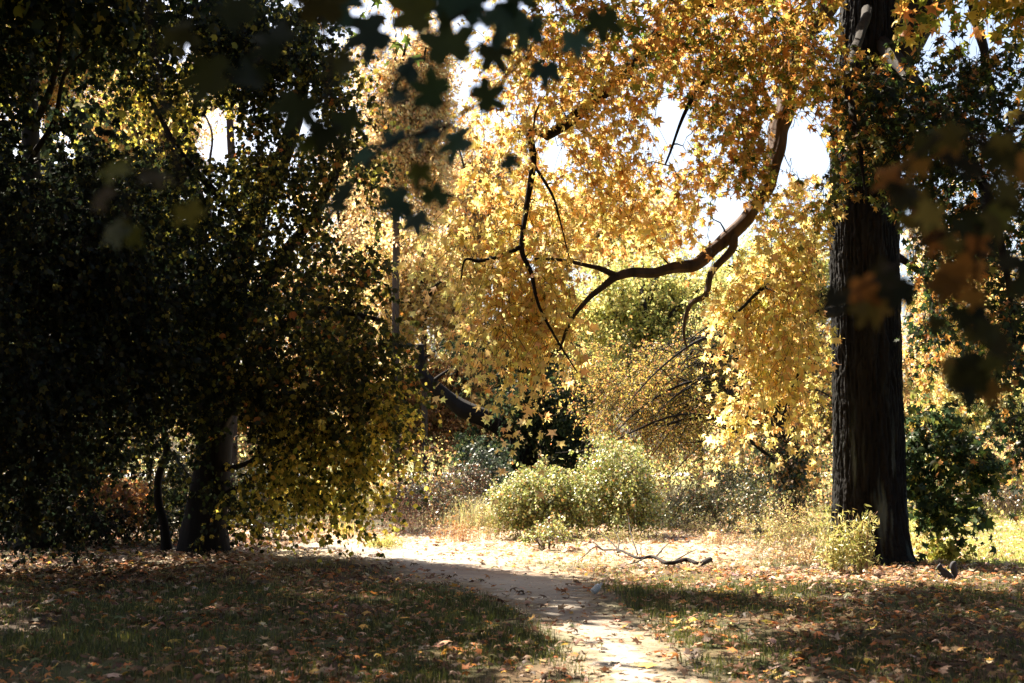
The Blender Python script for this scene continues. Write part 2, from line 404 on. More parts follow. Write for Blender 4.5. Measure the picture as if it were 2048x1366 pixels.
base = mixc(base, (.44, .36, .25), pale_zone(X, Y) * np.clip(.45 + n2, 0, 1) * .8)
base = mixc(base, (.26, .28, .07), lawn_zone(X, Y) * np.clip(.4 + n1, 0, 1))
far = np.clip((Y - 60) / 30, 0, 1); base = mixc(base, (.20, .20, .08), far)
nx, ny = len(xs), len(ys)
gi = (np.arange(ny - 1)[:, None] * nx + np.arange(nx - 1)[None]).ravel()
mb = MB(); mb.add(np.stack([X, Y, Z], -1).reshape(-1, 3), np.stack([gi, gi + 1, gi + nx + 1, gi + nx], -1), base.reshape(-1, 3))
tag(mb.build('ground', M_GROUND, smooth=True), 'leafy soil and thin grass under the trees', kind='structure')

mb = MB(); NC = 25; s = np.linspace(0, 1, NC)[None, :, None]
t = np.linspace(0, len(LE) - 1, 900); i0 = t.astype(int).clip(0, len(LE) - 2); fr = (t - i0)[:, None]
A = LE[i0] * (1 - fr) + LE[i0 + 1] * fr; B = RE[i0] * (1 - fr) + RE[i0 + 1] * fr
for E, O in ((A, B), (B, A)):
    nz = fbm(E * 2.2 + 3, 3) - .5; nz2 = fbm(E * 9 + 8, 2) - .5
    E += nrmz(E - O) * ((nz * .7 + nz2 * .4 - .16))[:, None]
V = A[:, None, :] * (1 - s) + B[:, None, :] * s
edge = np.minimum(s, 1 - s)[..., 0] * 2
V[..., 2] = ground_h(V[..., 0], V[..., 1]) + .006 - np.clip(.25 - edge, 0, 1) * .02 + .006 * (fbm(V * 3, 2) - .5)
V[:, 0, 2] -= .02; V[:, -1, 2] -= .02
pc = np.zeros(V.shape) + np.array([.27, .24, .205]); q = fbm(V * np.array([1.2, .8, 1]), 3)
pc = mixc(pc, (.16, .12, .09), np.clip((q - .5) * 4, 0, 1) * .7)
mud = np.exp(-((V[..., 1] - 20.0) / 1.1) ** 2) * np.clip(fbm(V * 1.7 + 6, 3) * 2.2 - .5, 0, 1); pc = mixc(pc, (.17, .115, .08), mud * .95)
K = len(t); gi = (np.arange(K - 1)[:, None] * NC + np.arange(NC - 1)[None]).ravel()
mb.add(V.reshape(-1, 3), np.stack([gi, gi + NC, gi + NC + 1, gi + 1], -1), pc.reshape(-1, 3))
tag(mb.build('path', M_SAND, smooth=True), 'pale trodden footpath curving left through the trees', kind='structure')

# far pale road seen between the trunks
mb = MB(); rx = np.linspace(-140, 90, 60); a = np.stack([rx, 118 + rx * 0, rx * 0 + .02], -1); b = np.stack([rx, 150 + rx * 0, rx * 0 + .02], -1)
mb.add(np.vstack([a, b]), np.stack([np.arange(59), np.arange(59) + 1, np.arange(59) + 61, np.arange(59) + 60], -1), (.55, .56, .56))
tag(mb.build('road', M_SAND), 'pale sunlit road far behind the trees', kind='structure')

# ------------------------------------------------------------------ fallen leaves, grass
reseed(11)
def scatter(n, x0, x1, y0, y1, power=1.0):
    y = y0 + (y1 - y0) * rng.uniform(0, 1, n) ** power
    x = x0 + (x1 - x0) * rng.uniform(0, 1, n); return x, y
LIT = [(5, (.22, .11, .055)), (3, (.32, .20, .12)), (3, (.38, .14, .04)), (7, (.075, .038, .020)), (1.0, (.46, .34, .25)), (1, (.48, .30, .06)), (1, (.12, .13, .05))]
LITP = [(5, (.52, .38, .26)), (4, (.60, .48, .36)), (2, (.38, .20, .10)), (1, (.5, .2, .06)), (2, (.24, .13, .07))]
def litter(mb, n, x0, x1, y0, y1, pal, size, dens, power=1.0, T=GUM, lift=.02):
    x, y = scatter(n, x0, x1, y0, y1, power)
    keep = rng.uniform(0, 1, n) < dens(x, y); x, y = x[keep], y[keep]; k = len(x)
    pos = np.stack([x, y, ground_h(x, y) + rng.uniform(.012, lift + .035, k)], -1)
    an = rng.uniform(0, 2 * np.pi, k); ax = np.stack([np.cos(an), np.sin(an), rng.normal(0, .22, k)], -1)
    nr = np.stack([rng.normal(0, .38, k), rng.normal(0, .38, k), np.ones(k)], -1)
    leaves(mb, T, pos, ax, nr, size * np.clip(rng.lognormal(0, .38, k), .4, 2.1), pick(pal, k, .22))
def dens_near(x, y):
    c = np.clip((fbm(np.stack([x * .9, y * .7, x * 0 + 2], -1), 3) - .30) * 3.2, .12, 1)
    c *= np.where(x > .5, 1.0, .85)
    pdv = path_dist(x, y); return c * np.clip(.05 + pdv * 1.6, .04, 1)
mb = MB()
litter(mb, 38000, -9, 10, 8.6, 21, LIT, .044, dens_near, .85)
litter(mb, 60000, -9, 10, 8.6, 22, [(5, (.12, .07, .04)), (2, (.30, .18, .10)), (2, (.06, .035, .022))], .020, dens_near, .85, T=LANCE, lift=.0)
litter(mb, 26000, -12, 12, 19, 34, LITP, .055, lambda x, y: np.clip(.2 + pale_zone(x, y), 0, 1) * np.clip(.10 + path_dist(x, y), .07, 1))
litter(mb, 12000, -16, -4, 16, 30, LIT, .06, lambda x, y: x * 0 + .9)
litter(mb, 9000, 3, 14, 18, 40, LITP, .055, lambda x, y: .35 + .5 * vnoise(np.stack([x * 2, y * 2, x * 0], -1)))
litter(mb, 9000, -6, 4, 9, 26, LITP + [(4, (.14, .08, .05))], .022, lambda x, y: (path_dist(x, y) < .3) * np.clip(.25 + 1.5 * (vnoise(np.stack([x * 1.5, y * 1.1, x * 0], -1)) - .4), .1, 1), T=LANCE)
litter(mb, 5000, -4, 4, 9, 24, LIT, .045, lambda x, y: (np.abs(path_dist(x, y) + .1) < .35) * .8)
litter(mb, 9000, -8, 9, 8.8, 20, LIT, .042, lambda x, y: (fbm(np.stack([x * .55, y * .8, x * 0 + 21], -1), 3) > .56) * np.clip(path_dist(x, y) * 2, 0, 1), lift=.07)
tag(mb.build('fallen_leaves', M_DRY), 'brown, pink and orange leaves strewn over the grass', 'fallen leaves', kind='stuff')

GR = [(4, (.060, .076, .014)), (3, (.11, .12, .022)), (1, (.24, .20, .06)), (2, (.03, .045, .015))]
GRL = [(4, (.30, .32, .07)), (3, (.40, .38, .11)), (2, (.46, .38, .20)), (1, (.18, .22, .05))]
GRD = [(4, (.56, .44, .24)), (3, (.62, .52, .34)), (2, (.40, .26, .13)), (2, (.38, .36, .12))]
def blades(mb, n, x0, x1, y0, y1, pal, h, wdt, dens, power=1.0, bend=.5):
    x, y = scatter(n, x0, x1, y0, y1, power); keep = rng.uniform(0, 1, n) < dens(x, y); x, y = x[keep], y[keep]; k = len(x)
    b = np.stack([x, y, ground_h(x, y) - .005], -1); an = rng.uniform(0, np.pi, k); hh = h * np.clip(rng.normal(1, .35, k), .3, 2.2)
    sd = np.stack([np.cos(an), np.sin(an), 0 * an], -1) * wdt * rng.uniform(.6, 1.4, (k, 1))
    ln = rng.normal(0, bend * .45, (k, 3)) * hh[:, None]; ln[:, 2] = 0
    m = b + ln * .35 + np.array([0, 0, 1.0]) * hh[:, None] * .6; tp = b + ln + np.array([0, 0, 1.0]) * (hh * rng.uniform(.75, 1, k))[:, None]
    v = np.stack([b - sd, b + sd, m + sd * .7, m - sd * .7, tp], 1).reshape(-1, 3); o = (np.arange(k) * 5)[:, None]
    c = np.repeat(pick(pal, k), 5, 0); nb = mb.n
    mb.add(v, o + np.array([[0, 1, 2, 3]]), c)
    mb.f[3].append(nb + o + np.array([[3, 2, 4]]))
mb = MB()
def dens_g(x, y):
    c = np.clip((fbm(np.stack([x * 1.3, y * 1.1, x * 0 + 7], -1), 3) - .33) * 4, .05, 1) * np.where(x > 1.5, .55, 1.0)
    return c * np.clip(path_dist(x, y) * 3, 0, 1)
blades(mb, 280000, -8, 9, 8.6, 18, GR, .068, .0035, dens_g, .9)
blades(mb, 50000, -9, 9, 15, 24, [(3, (.30, .28, .08)), (2, (.42, .34, .14)), (2, (.13, .14, .03))], .06, .004, lambda x, y: np.clip((fbm(np.stack([x * .9, y, x * 0 + 3], -1), 3) - .4) * 4, 0, 1) * np.clip(path_dist(x, y) * 2 - .1, 0, 1))
blades(mb, 60000, 4.5, 16, 19, 46, GRL, .07, .008, lambda x, y: np.clip(lawn_zone(x, y) + .1, 0, 1))
blades(mb, 12000, -1, 9, 8.6, 12, [(3, (.30, .28, .05)), (2, (.2, .22, .04))], .10, .005, lambda x, y: (np.hypot(x - 3.2, (y - 9.6) * 1.4) < .9) * 1.0)  # brighter yellow blades painting a sunlit patch in the lower right corner
tag(mb.build('grass', M_GRASS), 'short green and straw-coloured grass between the fallen leaves', 'grass', kind='stuff')

# ------------------------------------------------------------------ the big sweetgum at the right
reseed(21)
bp = GP(1742, 1128)
tree = empty('sweetgum_tree', bp, 'huge sweetgum with a thick dark furrowed trunk right of the path and star-shaped yellow leaves', 'tree')
wd = Wood(); D0 = bp[1]
# trunk with bark ridges as real relief
cl = [(1745, 1128), (1742, 1050), (1738, 900), (1733, 700), (1729, 500), (1730, 300), (1738, 100), (1742, -100), (1750, -400), (1770, -800)]
cp = catmull([P(a, b, D0) for a, b in cl], 60)
cp[:, 2] -= .06
hgt = cp[:, 2]; rad = np.interp(hgt, [0, .15, .5, 1.2, 2.5, 5, 7, 9, 12, 16], [.68, .60, .55, .52, .50, .50, .50, .42, .32, .18])
S = 260; a = np.arange(S) / S * 2 * np.pi; n = len(cp)
q = np.stack([np.broadcast_to(np.cos(a) * 13, (n, S)), np.broadcast_to(np.sin(a) * 13, (n, S)), np.broadcast_to(hgt[:, None] * 2.4, (n, S))], -1)
warp = fbm(q * .35 + 9, 2)[..., None] * 2
rg = 1 - np.abs(fbm(q + warp, 3) - .5) * 4
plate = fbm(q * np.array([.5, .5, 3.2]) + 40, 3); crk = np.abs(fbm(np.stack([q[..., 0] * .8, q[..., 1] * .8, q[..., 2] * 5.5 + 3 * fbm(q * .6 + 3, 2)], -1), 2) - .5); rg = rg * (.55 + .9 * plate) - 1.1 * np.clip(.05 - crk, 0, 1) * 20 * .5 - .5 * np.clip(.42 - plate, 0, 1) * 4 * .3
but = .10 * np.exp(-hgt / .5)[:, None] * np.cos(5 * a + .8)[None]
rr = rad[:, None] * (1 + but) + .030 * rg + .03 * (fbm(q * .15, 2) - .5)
tb = MB(); tg = nrmz(np.gradient(cp, axis=0)); u = nrmz(np.cross(tg, np.array([0, 1.0, 0]))); bb = np.cross(tg, u)
v = cp[:, None] + rr[..., None] * (u[:, None] * np.cos(a)[None, :, None] + bb[:, None] * np.sin(a)[None, :, None])
i = np.arange(n - 1)[:, None] * S; j = np.arange(S)[None]; j2 = (j + 1) % S
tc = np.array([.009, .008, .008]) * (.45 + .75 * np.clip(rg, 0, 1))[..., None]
lich = np.clip((fbm(q * .5 + 70, 3) - .55) * 7, 0, 1)[..., None] * np.exp(-((hgt - 1.1) / 1.0) ** 2)[:, None, None]; tc = tc * (1 - lich * .8) + np.array([.10, .12, .11]) * lich * .8
tc = tc * (1 + 1.3 * np.clip((fbm(q * .12 + 13, 2) - .5) * 3, -.5, 1))[..., None]
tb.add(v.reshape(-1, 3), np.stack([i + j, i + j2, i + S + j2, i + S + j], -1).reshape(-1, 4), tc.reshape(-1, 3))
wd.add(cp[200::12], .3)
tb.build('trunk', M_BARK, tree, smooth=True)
def gl(name, pts, r0, r1, col=WOOD, sides=12, power=1.0):
    m = MB(); limb(m, wd, [P(*p) for p in pts], r0, r1, sides, col, 14, .16, power); m.build(name, M_BARK, tree, smooth=True)
gl('branch', [(1755, 230, D0), (1790, 130, D0 - .1), (1835, 40, D0 - .2), (1885, -80, D0 - .3), (1960, -300, D0 - .6)], .34, .2, (.02, .016, .014), 24)
gl('branch', [(1738, -120, D0), (1665, 5, 20.6), (1596, 88, 20.2), (1577, 140, 20.0), (1570, 215, 19.7), (1556, 262, 19.6), (1548, 325, 19.3), (1538, 372, 19.1), (1512, 404, 19), (1494, 440, 18.8), (1450, 484, 18.7), (1428, 500, 18.6), (1395, 530, 18.4), (1352, 536, 18.3), (1310, 546, 18.1), (1262, 544, 18), (1230, 553, 17.9)], .15, .055, (.085, .055, .042), 36)
gl('branch', [(1230, 553, 17.9), (1205, 575, 17.8), (1175, 600, 17.7), (1140, 645, 17.6), (1120, 700, 17.6)], .05, .015, (.06, .04, .03))
gl('branch', [(1235, 552, 17.9), (1205, 538, 17.9), (1180, 532, 17.9), (1120, 520, 17.8), (1070, 518, 17.7)], .045, .012, (.06, .04, .03))
gl('branch', [(1470, 468, 18.7), (1466, 500, 18.6), (1425, 545, 18.6), (1412, 590, 18.5), (1380, 610, 18.5), (1368, 660, 18.5), (1375, 700, 18.5)], .06, .010, (.10, .07, .055))
gl('branch', [(1745, -200, D0), (1600, -40, 20.5), (1420, 10, 19.6), (1320, 60, 19), (1240, 150, 18.6), (1140, 240, 18.3), (1090, 272, 18.1)], .14, .065)
gl('branch', [(1095, 270, 18.1), (1062, 264, 18.0), (1066, 320, 17.9), (1054, 400, 17.8), (1043, 495, 17.6), (1062, 545, 17.5), (1078, 610, 17.4), (1115, 680, 17.3), (1155, 745, 17.3)], .055, .008)
gl('branch', [(1043, 495, 17.6), (1005, 512, 17.5), (960, 523, 17.4), (930, 520, 17.3), (922, 560, 17.3)], .032, .008)
gl('branch', [(1068, 330, 17.9), (1105, 390, 17.7), (1120, 440, 17.6), (1135, 500, 17.5)], .022, .006)
gl('branch', [(1675, 622, 20.9), (1640, 622, 20.0), (1617, 590, 19.4), (1612, 552, 18.9), (1570, 556, 18.5), (1525, 578, 18.0), (1478, 622, 17.6)], .085, .015)
gl('branch', [(1650, 640, 20.1), (1630, 700, 18.9), (1590, 760, 18.2), (1560, 850, 17.9)], .03, .008)
gl('branch', [(1610, 90, 20.2), (1480, 120, 18.8), (1390, 190, 18.2), (1330, 330, 18.3)], .06, .012)
gl('branch', [(1745, 60, D0), (1860, 200, 19.4), (1950, 330, 18), (2010, 520, 17.2), (2030, 700, 16.8)], .12, .02)
gl('branch', [(1940, -60, 21), (1955, 40, 20.8), (1970, 110, 20.5), (1990, 220, 20)], .09, .05)
gl('branch', [(1745, 0, D0), (1700, 150, 18.2), (1720, 300, 17), (1730, 380, 16.8)], .08, .01)
gl('branch', [(1780, 500, D0), (1850, 560, 21.5), (1880, 700, 21.8)], .07, .01)
gl('branch', [(1745, -300, D0), (1500, -250, 19), (1250, -200, 17), (1000, -120, 16)], .16, .04)
gl('branch', [(1745, -500, D0), (1900, -350, 18), (2100, -250, 15.5)], .16, .04)
fine = MB(); lf = MB()
gk = dict(T=GUM, size=.063, twig_r=.004, twigs=5, per=8, tlen=.62, droop=.75, spread=.6)
GAPS[:] = [(1345, 255, 30, 65), (1625, 300, 40, 60), (1475, 430, 45, 32), (1558, 300, 18, 80), (1735, 560, 85, 150), (1740, 900, 100, 220), (1110, 320, 30, 25), (1300, 545, 120, 14), (1420, 520, 60, 14), (1460, 480, 45, 35), (1735, 40, 60, 50), (1295, 640, 95, 110), (1290, 780, 105, 120), (1000, 250, 25, 20)]
grow(fine, lf, wd, [blob(1060, 110, 18.3, 110, 100, 1.0, 26), blob(1040, 250, 18, 100, 70, .8, 24), blob(1200, 200, 18.3, 130, 80, 1.0, 34),
                    blob(1240, 340, 18.8, 70, 90, .7, 20), blob(1130, 330, 18.2, 60, 70, .7, 12), blob(1390, 400, 18.6, 110, 60, .7, 20), blob(1260, 430, 18.9, 90, 50, .6, 16), blob(1600, 330, 19.8, 50, 40, .5, 6), blob(960, 350, 17.8, 40, 60, .5, 4)],
     ORG[:2] + YEL[:3], thr=.36, **gk)
grow(fine, lf, wd, [blob(1200, 60, 18.2, 150, 90, 1.3, 40), blob(1380, 80, 18.4, 150, 110, 1.5, 60), blob(1540, 90, 18.6, 150, 120, 1.5, 62), blob(1460, 240, 18.3, 90, 80, .9, 30),
                    blob(1640, 170, 18.6, 90, 80, 1.0, 26), blob(1500, 350, 18.3, 70, 40, .6, 12), blob(1620, 260, 19.5, 60, 40, .6, 9)], MIX + ORG[:2], thr=.30, **gk)
grow(fine, lf, wd, [blob(1050, 400, 18.2, 110, 50, .7, 20), blob(1010, 530, 18.1, 120, 65, .8, 30), blob(1055, 610, 18.0, 100, 60, .7, 28), blob(1110, 530, 18.1, 55, 70, .6, 12),
                    blob(1000, 660, 17.9, 75, 30, .5, 10), blob(1110, 660, 17.9, 50, 35, .5, 8), blob(1062, 785, 17.6, 24, 12, .2, 2), blob(920, 450, 17.9, 55, 40, .5, 8)], YEL, thr=.32, **gk)
grow(fine, lf, wd, [blob(1600, 430, 18.7, 65, 50, .7, 20), blob(1560, 520, 18.5, 95, 50, .8, 28), blob(1560, 620, 18.4, 90, 60, .8, 32), blob(1570, 715, 18.3, 75, 55, .7, 24),
                    blob(1605, 800, 18.2, 48, 35, .5, 9), blob(1490, 800, 18.0, 24, 30, .3, 4), blob(1475, 600, 18.1, 45, 35, .4, 6), blob(1625, 640, 19.6, 40, 140, .7, 12)], YEL, thr=.3, **gk)
grow(fine, lf, wd, [blob(1850, 720, 22.4, 60, 150, .9, 36), blob(1880, 560, 22.2, 90, 80, 1.0, 22), blob(1960, 620, 22.5, 80, 200, 1.0, 26)], YEL + ORG[:1], thr=.32, **gk)
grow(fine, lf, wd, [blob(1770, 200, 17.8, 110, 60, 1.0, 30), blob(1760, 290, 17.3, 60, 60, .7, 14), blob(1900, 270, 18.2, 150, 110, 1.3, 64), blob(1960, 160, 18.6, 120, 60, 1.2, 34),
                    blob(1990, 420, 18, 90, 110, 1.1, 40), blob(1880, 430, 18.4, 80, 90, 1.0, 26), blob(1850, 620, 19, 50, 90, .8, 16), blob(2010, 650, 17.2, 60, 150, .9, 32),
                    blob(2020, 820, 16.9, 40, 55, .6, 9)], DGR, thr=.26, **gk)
grow(fine, lf, wd, [blob(1715, 390, 17.2, 45, 22, .3, 4), blob(1790, 450, 17.6, 30, 40, .3, 4), blob(1745, 715, 18.6, 30, 14, .2, 2), blob(1800, 730, 18.9, 40, 30, .4, 5), blob(1720, 280, 17, 40, 40, .3, 4)],
     [(3, (.22, .24, .05)), (2, (.5, .3, .08)), (1, (.10, .13, .04))], thr=0, **gk)
# rest of the crown above the frame, with leaf masses added to shade the foreground
gk2 = dict(gk, size=.10, twigs=7, per=9, tlen=.7)
grow(fine, lf, wd, [wblob(-.3, 18, 9.1, 1.8, 1.2, .7, 60), wblob(-.3, 15.2, 8.6, 2.4, 2.6, 1.0, 130), wblob(2.5, 14, 8.8, 2.2, 2.6, 1.0, 110), wblob(1.6, 17.2, 9.2, 1.6, 1.2, .7, 40), blob(1750, -250, 18, 250, 200, 3, 90), blob(2050, -150, 18, 200, 180, 2.5, 60), blob(1850, -550, 20, 300, 250, 3, 60), blob(2250, 200, 17, 150, 300, 2, 40)], MIX, thr=.3, **gk2)
tag(fine.build('fine_twigs', M_BARKF, tree), kind='stuff')
lf.build('crown', M_LEAF, tree)

GAPS[:] = []
# ------------------------------------------------------------------ generic trees
BGN = 'autumn trees behind the clearing'
def tree_from(name, label, cat, base_px, base_py, trunk, blobs, pal, group=None, mat=M_LEAF, wcol=WOOD, limbs=(), depth=None, extra=(), **kw):
    """trunk: list of (px,py,r) above the base at the same depth; limbs: (r0,r1,[(px,py,d)...])"""
    if depth is None: b = GP(base_px, base_py)
    else:
        p = P(base_px, 915, depth); b = onground(p[0], p[1])
    d = b[1]; root = empty(name, b, label, cat, group); wd = Wood()
    if group == BGN: tcol = (.08, .058, .045)
    else: tcol = wcol
    if name == 'maple_tree': tcol = (.012, .010, .009)
    m = MB(); pts = [b - np.array([0, 0, .1])] + [P(x, y, d) for x, y, r in trunk]; rr = [trunk[0][2] * 1.35] + [r for x, y, r in trunk]
    cp = catmull(pts, 8); rad = np.interp(np.linspace(0, 1, len(cp)), np.linspace(0, 1, len(rr)), rr)
    tube(m, cp, rad, 16, tcol, .16, seed=float(b[0])); wd.add(cp[len(cp) // 4:], rad[len(cp) // 4:]); m.build('trunk', M_BARK, root, smooth=True)
    for r0, r1, lp in limbs:
        m = MB(); limb(m, wd, [P(*q) for q in lp], r0, r1, 8, wcol); m.build('branch', M_BARK, root, smooth=True)
    fine = MB(); lf = MB(); grow(fine, lf, wd, [blob(*x) for x in blobs], pal, wcol=wcol, **kw)
    for bl, pl, k2 in extra:
        kk = dict(kw); kk.update(k2); grow(fine, lf, wd, [(x if len(x) == 3 else blob(*x)) for x in bl], pl, wcol=wcol, **kk)
    if fine.n: tag(fine.build('fine_twigs', M_BARKF, root), kind='stuff')
    lf.build('crown', mat, root); return root

# left maple: dense, dark, hanging low to the right
reseed(31)
GAPS[:] = [(430, 270, 42, 55), (370, 105, 30, 25), (250, 985, 45, 28), (600, 230, 30, 40), (700, 430, 40, 60), (470, 900, 30, 60)]
mk = dict(T=MAPLE, size=.050, twigs=7, per=11, tlen=.8, droop=.7, spread=.5, axis_down=1.0)
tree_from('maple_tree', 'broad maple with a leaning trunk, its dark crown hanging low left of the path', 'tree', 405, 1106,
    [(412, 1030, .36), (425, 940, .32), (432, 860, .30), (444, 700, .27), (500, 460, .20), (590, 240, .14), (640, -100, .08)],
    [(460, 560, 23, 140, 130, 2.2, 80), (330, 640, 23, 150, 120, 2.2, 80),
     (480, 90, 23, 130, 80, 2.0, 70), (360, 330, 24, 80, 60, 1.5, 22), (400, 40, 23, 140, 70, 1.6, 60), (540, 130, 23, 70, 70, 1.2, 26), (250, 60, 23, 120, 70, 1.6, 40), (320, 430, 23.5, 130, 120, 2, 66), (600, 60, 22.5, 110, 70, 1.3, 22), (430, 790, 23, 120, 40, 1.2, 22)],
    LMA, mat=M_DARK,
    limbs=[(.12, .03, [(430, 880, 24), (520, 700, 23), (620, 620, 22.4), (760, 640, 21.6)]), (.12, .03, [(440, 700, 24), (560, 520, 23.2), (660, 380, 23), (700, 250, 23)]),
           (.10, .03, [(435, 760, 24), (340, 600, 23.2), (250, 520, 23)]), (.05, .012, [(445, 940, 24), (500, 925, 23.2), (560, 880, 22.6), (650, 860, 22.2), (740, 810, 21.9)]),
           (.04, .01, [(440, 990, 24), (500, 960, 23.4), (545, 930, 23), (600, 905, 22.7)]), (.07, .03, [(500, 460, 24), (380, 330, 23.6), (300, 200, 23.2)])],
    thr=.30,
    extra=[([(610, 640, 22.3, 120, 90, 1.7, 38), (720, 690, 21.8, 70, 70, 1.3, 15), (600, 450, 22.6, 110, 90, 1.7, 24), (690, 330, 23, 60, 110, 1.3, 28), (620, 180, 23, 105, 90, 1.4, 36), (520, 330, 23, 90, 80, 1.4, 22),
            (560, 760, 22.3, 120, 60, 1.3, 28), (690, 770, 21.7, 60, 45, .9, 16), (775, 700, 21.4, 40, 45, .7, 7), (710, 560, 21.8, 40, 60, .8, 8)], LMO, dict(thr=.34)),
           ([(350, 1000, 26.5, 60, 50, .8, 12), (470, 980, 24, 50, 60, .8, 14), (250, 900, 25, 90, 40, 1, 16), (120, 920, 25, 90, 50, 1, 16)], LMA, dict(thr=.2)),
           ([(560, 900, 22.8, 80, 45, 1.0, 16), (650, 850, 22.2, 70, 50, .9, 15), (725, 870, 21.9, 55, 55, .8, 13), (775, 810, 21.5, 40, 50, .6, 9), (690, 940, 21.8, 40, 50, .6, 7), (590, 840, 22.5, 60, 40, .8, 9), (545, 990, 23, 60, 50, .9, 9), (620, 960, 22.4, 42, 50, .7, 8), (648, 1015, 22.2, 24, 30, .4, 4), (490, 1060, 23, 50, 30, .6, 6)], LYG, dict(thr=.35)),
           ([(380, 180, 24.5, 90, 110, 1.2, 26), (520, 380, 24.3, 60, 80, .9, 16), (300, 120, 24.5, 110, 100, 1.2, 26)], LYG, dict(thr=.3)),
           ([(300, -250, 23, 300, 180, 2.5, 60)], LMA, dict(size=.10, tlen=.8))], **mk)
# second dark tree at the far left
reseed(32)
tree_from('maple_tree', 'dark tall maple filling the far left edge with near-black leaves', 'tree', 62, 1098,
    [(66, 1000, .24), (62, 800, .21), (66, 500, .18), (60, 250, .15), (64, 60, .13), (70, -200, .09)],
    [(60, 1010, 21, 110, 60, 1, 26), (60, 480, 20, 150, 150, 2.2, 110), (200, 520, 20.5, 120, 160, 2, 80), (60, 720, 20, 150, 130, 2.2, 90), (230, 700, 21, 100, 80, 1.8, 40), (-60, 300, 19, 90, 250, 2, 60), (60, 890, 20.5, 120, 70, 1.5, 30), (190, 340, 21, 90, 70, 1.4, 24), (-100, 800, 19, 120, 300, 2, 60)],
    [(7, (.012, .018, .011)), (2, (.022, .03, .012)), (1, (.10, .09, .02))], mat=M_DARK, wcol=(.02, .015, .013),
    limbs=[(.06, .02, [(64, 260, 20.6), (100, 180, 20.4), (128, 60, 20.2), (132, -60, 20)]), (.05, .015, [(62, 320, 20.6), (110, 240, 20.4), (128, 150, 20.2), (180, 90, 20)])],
    thr=.20, extra=[([(40, 40, 20, 70, 40, 1.2, 10), (160, 20, 20.5, 120, 50, 1.2, 20), (0, 150, 19.5, 50, 120, 1, 14), (100, -150, 20, 250, 150, 2.5, 60)], LMA, dict(thr=.3)), ([wblob(-9.6, 28.5, 6.5, 3, 2.2, 2.6, 130), wblob(-6.4, 15.5, 8.8, 2.4, 2.0, .9, 45), wblob(-6.6, 19.3, 9.6, 2.0, 2.2, .8, 80), wblob(-8, 17.5, 9, 3.2, 4, 1.6, 150), wblob(-10, 14, 7, 3, 4, 2, 90), wblob(-10.5, 20, 6, 2.5, 4, 3, 90)], LMA, dict(size=.10, tlen=.8, thr=.3))], **mk)  # last leaf masses added to shade the ground, mostly outside the frame
reseed(33)
tree_from('young_tree', 'slender dark curved trunk just left of the leaning maple trunk', 'tree', 334, 1104,
    [(328, 1050, .075), (316, 1000, .07), (318, 950, .065), (333, 905, .06), (328, 860, .05), (300, 760, .035)],
    [(300, 800, 23.4, 60, 50, .7, 10)], LMA, mat=M_DARK, thr=0, **mk)
tree_from('young_tree', 'thin straight pale-sided trunk near the left edge behind the dark leaves', 'tree', 97, 1094,
    [(100, 1020, .09), (106, 940, .08), (108, 880, .07), (116, 820, .05)],
    [(110, 830, 23, 80, 50, .8, 12)], LMA, mat=M_DARK, thr=0, limbs=[(.03, .01, [(106, 930, 24), (112, 870, 23.9), (116, 840, 23.8)])], **mk)
tree_from('young_tree', 'very thin dark sapling stem in front of the orange bush at left', 'tree', 152, 1080,
    [(150, 1020, .045), (156, 970, .04), (165, 920, .03), (172, 880, .02)],
    [(165, 890, 25, 50, 30, .5, 6)], LMA, mat=M_DARK, thr=0, **mk)

GAPS[:] = []
# ------------------------------------------------------------------ trees behind the clearing
BG = 'autumn trees behind the clearing'
bk = dict(T=LANCE, size=.10, twigs=9, per=12, tlen=.8, droop=.35, mid_r=.022, twig_r=.006, axis_down=.4, flat=.2)
def limbs_for(px, d, y0, cx, cy, rx, ry, n, r):
    out = []
    for k in range(n):
        an = math.pi * (.08 + .84 * (k + .5) / n) + rng.normal(0, .12); e = (cx + math.cos(an) * rx * .8, cy - math.sin(an) * ry * .8, d + rng.normal(0, 1.2))
        s = y0 - (y0 - cy) * rng.uniform(0, .8); m = ((px + e[0]) / 2 + rng.normal(0, 8), s * .45 + e[1] * .55 + rng.normal(0, 8), d + rng.normal(0, .5))
        out.append((r, r * .25, [(px, s, d), m, e]))
    return out
def bgtree(seed, kind, label, px, d, cx, cy, rx, ry, mids, pal, trunk_r=.2, thr=.3, wcol=WOOD, rd=None, **kw):
    reseed(seed); rd = rd or rx * d / F * .5
    tr = [(px, 900, trunk_r * .6), (px + (cx - px) * .3, cy + ry * .6, trunk_r * .5), (cx, cy, trunk_r * .35), (cx + rng.normal(0, 10), cy - ry * .7, trunk_r * .2)]
    k = dict(bk); k.update(kw)
    bl = [(cx, cy, d, rx, ry, rd, mids)] + [(cx + rng.uniform(-.6, .6) * rx, cy + rng.uniform(-.6, .6) * ry, d + rng.uniform(-.5, .5) * rd, rx * .5, ry * .45, rd * .6, mids // 4) for _ in range(6)]
    return tree_from(kind, label, 'tree', px, 0, tr, bl, pal, BG, wcol=wcol, mat=M_FAR, limbs=limbs_for(px, d, cy + ry * .8, cx, cy, rx, ry, 6, trunk_r * .5), depth=d, thr=thr, **k)
bgtree(41, 'autumn_tree', 'tall pinkish-tan tree with fine bare branches, behind the dark maple crown', 790, 46, 800, 250, 120, 230, 150, TAN, .22, .28)
bgtree(42, 'autumn_tree', 'rounded pale tan tree low in the distance, left of the hanging yellow branch', 960, 60, 930, 440, 150, 190, 210, TAN, .25, .2)
bgtree(43, 'autumn_tree', 'golden tan tree standing between the dark maple and the hanging yellow branch', 850, 48, 840, 580, 110, 130, 105, TAN + GLD, .18, .26)
bgtree(44, 'autumn_tree', 'orange-brown tree low behind the leaning black limb', 876, 50, 860, 800, 130, 100, 190, OBR, .22, .2)
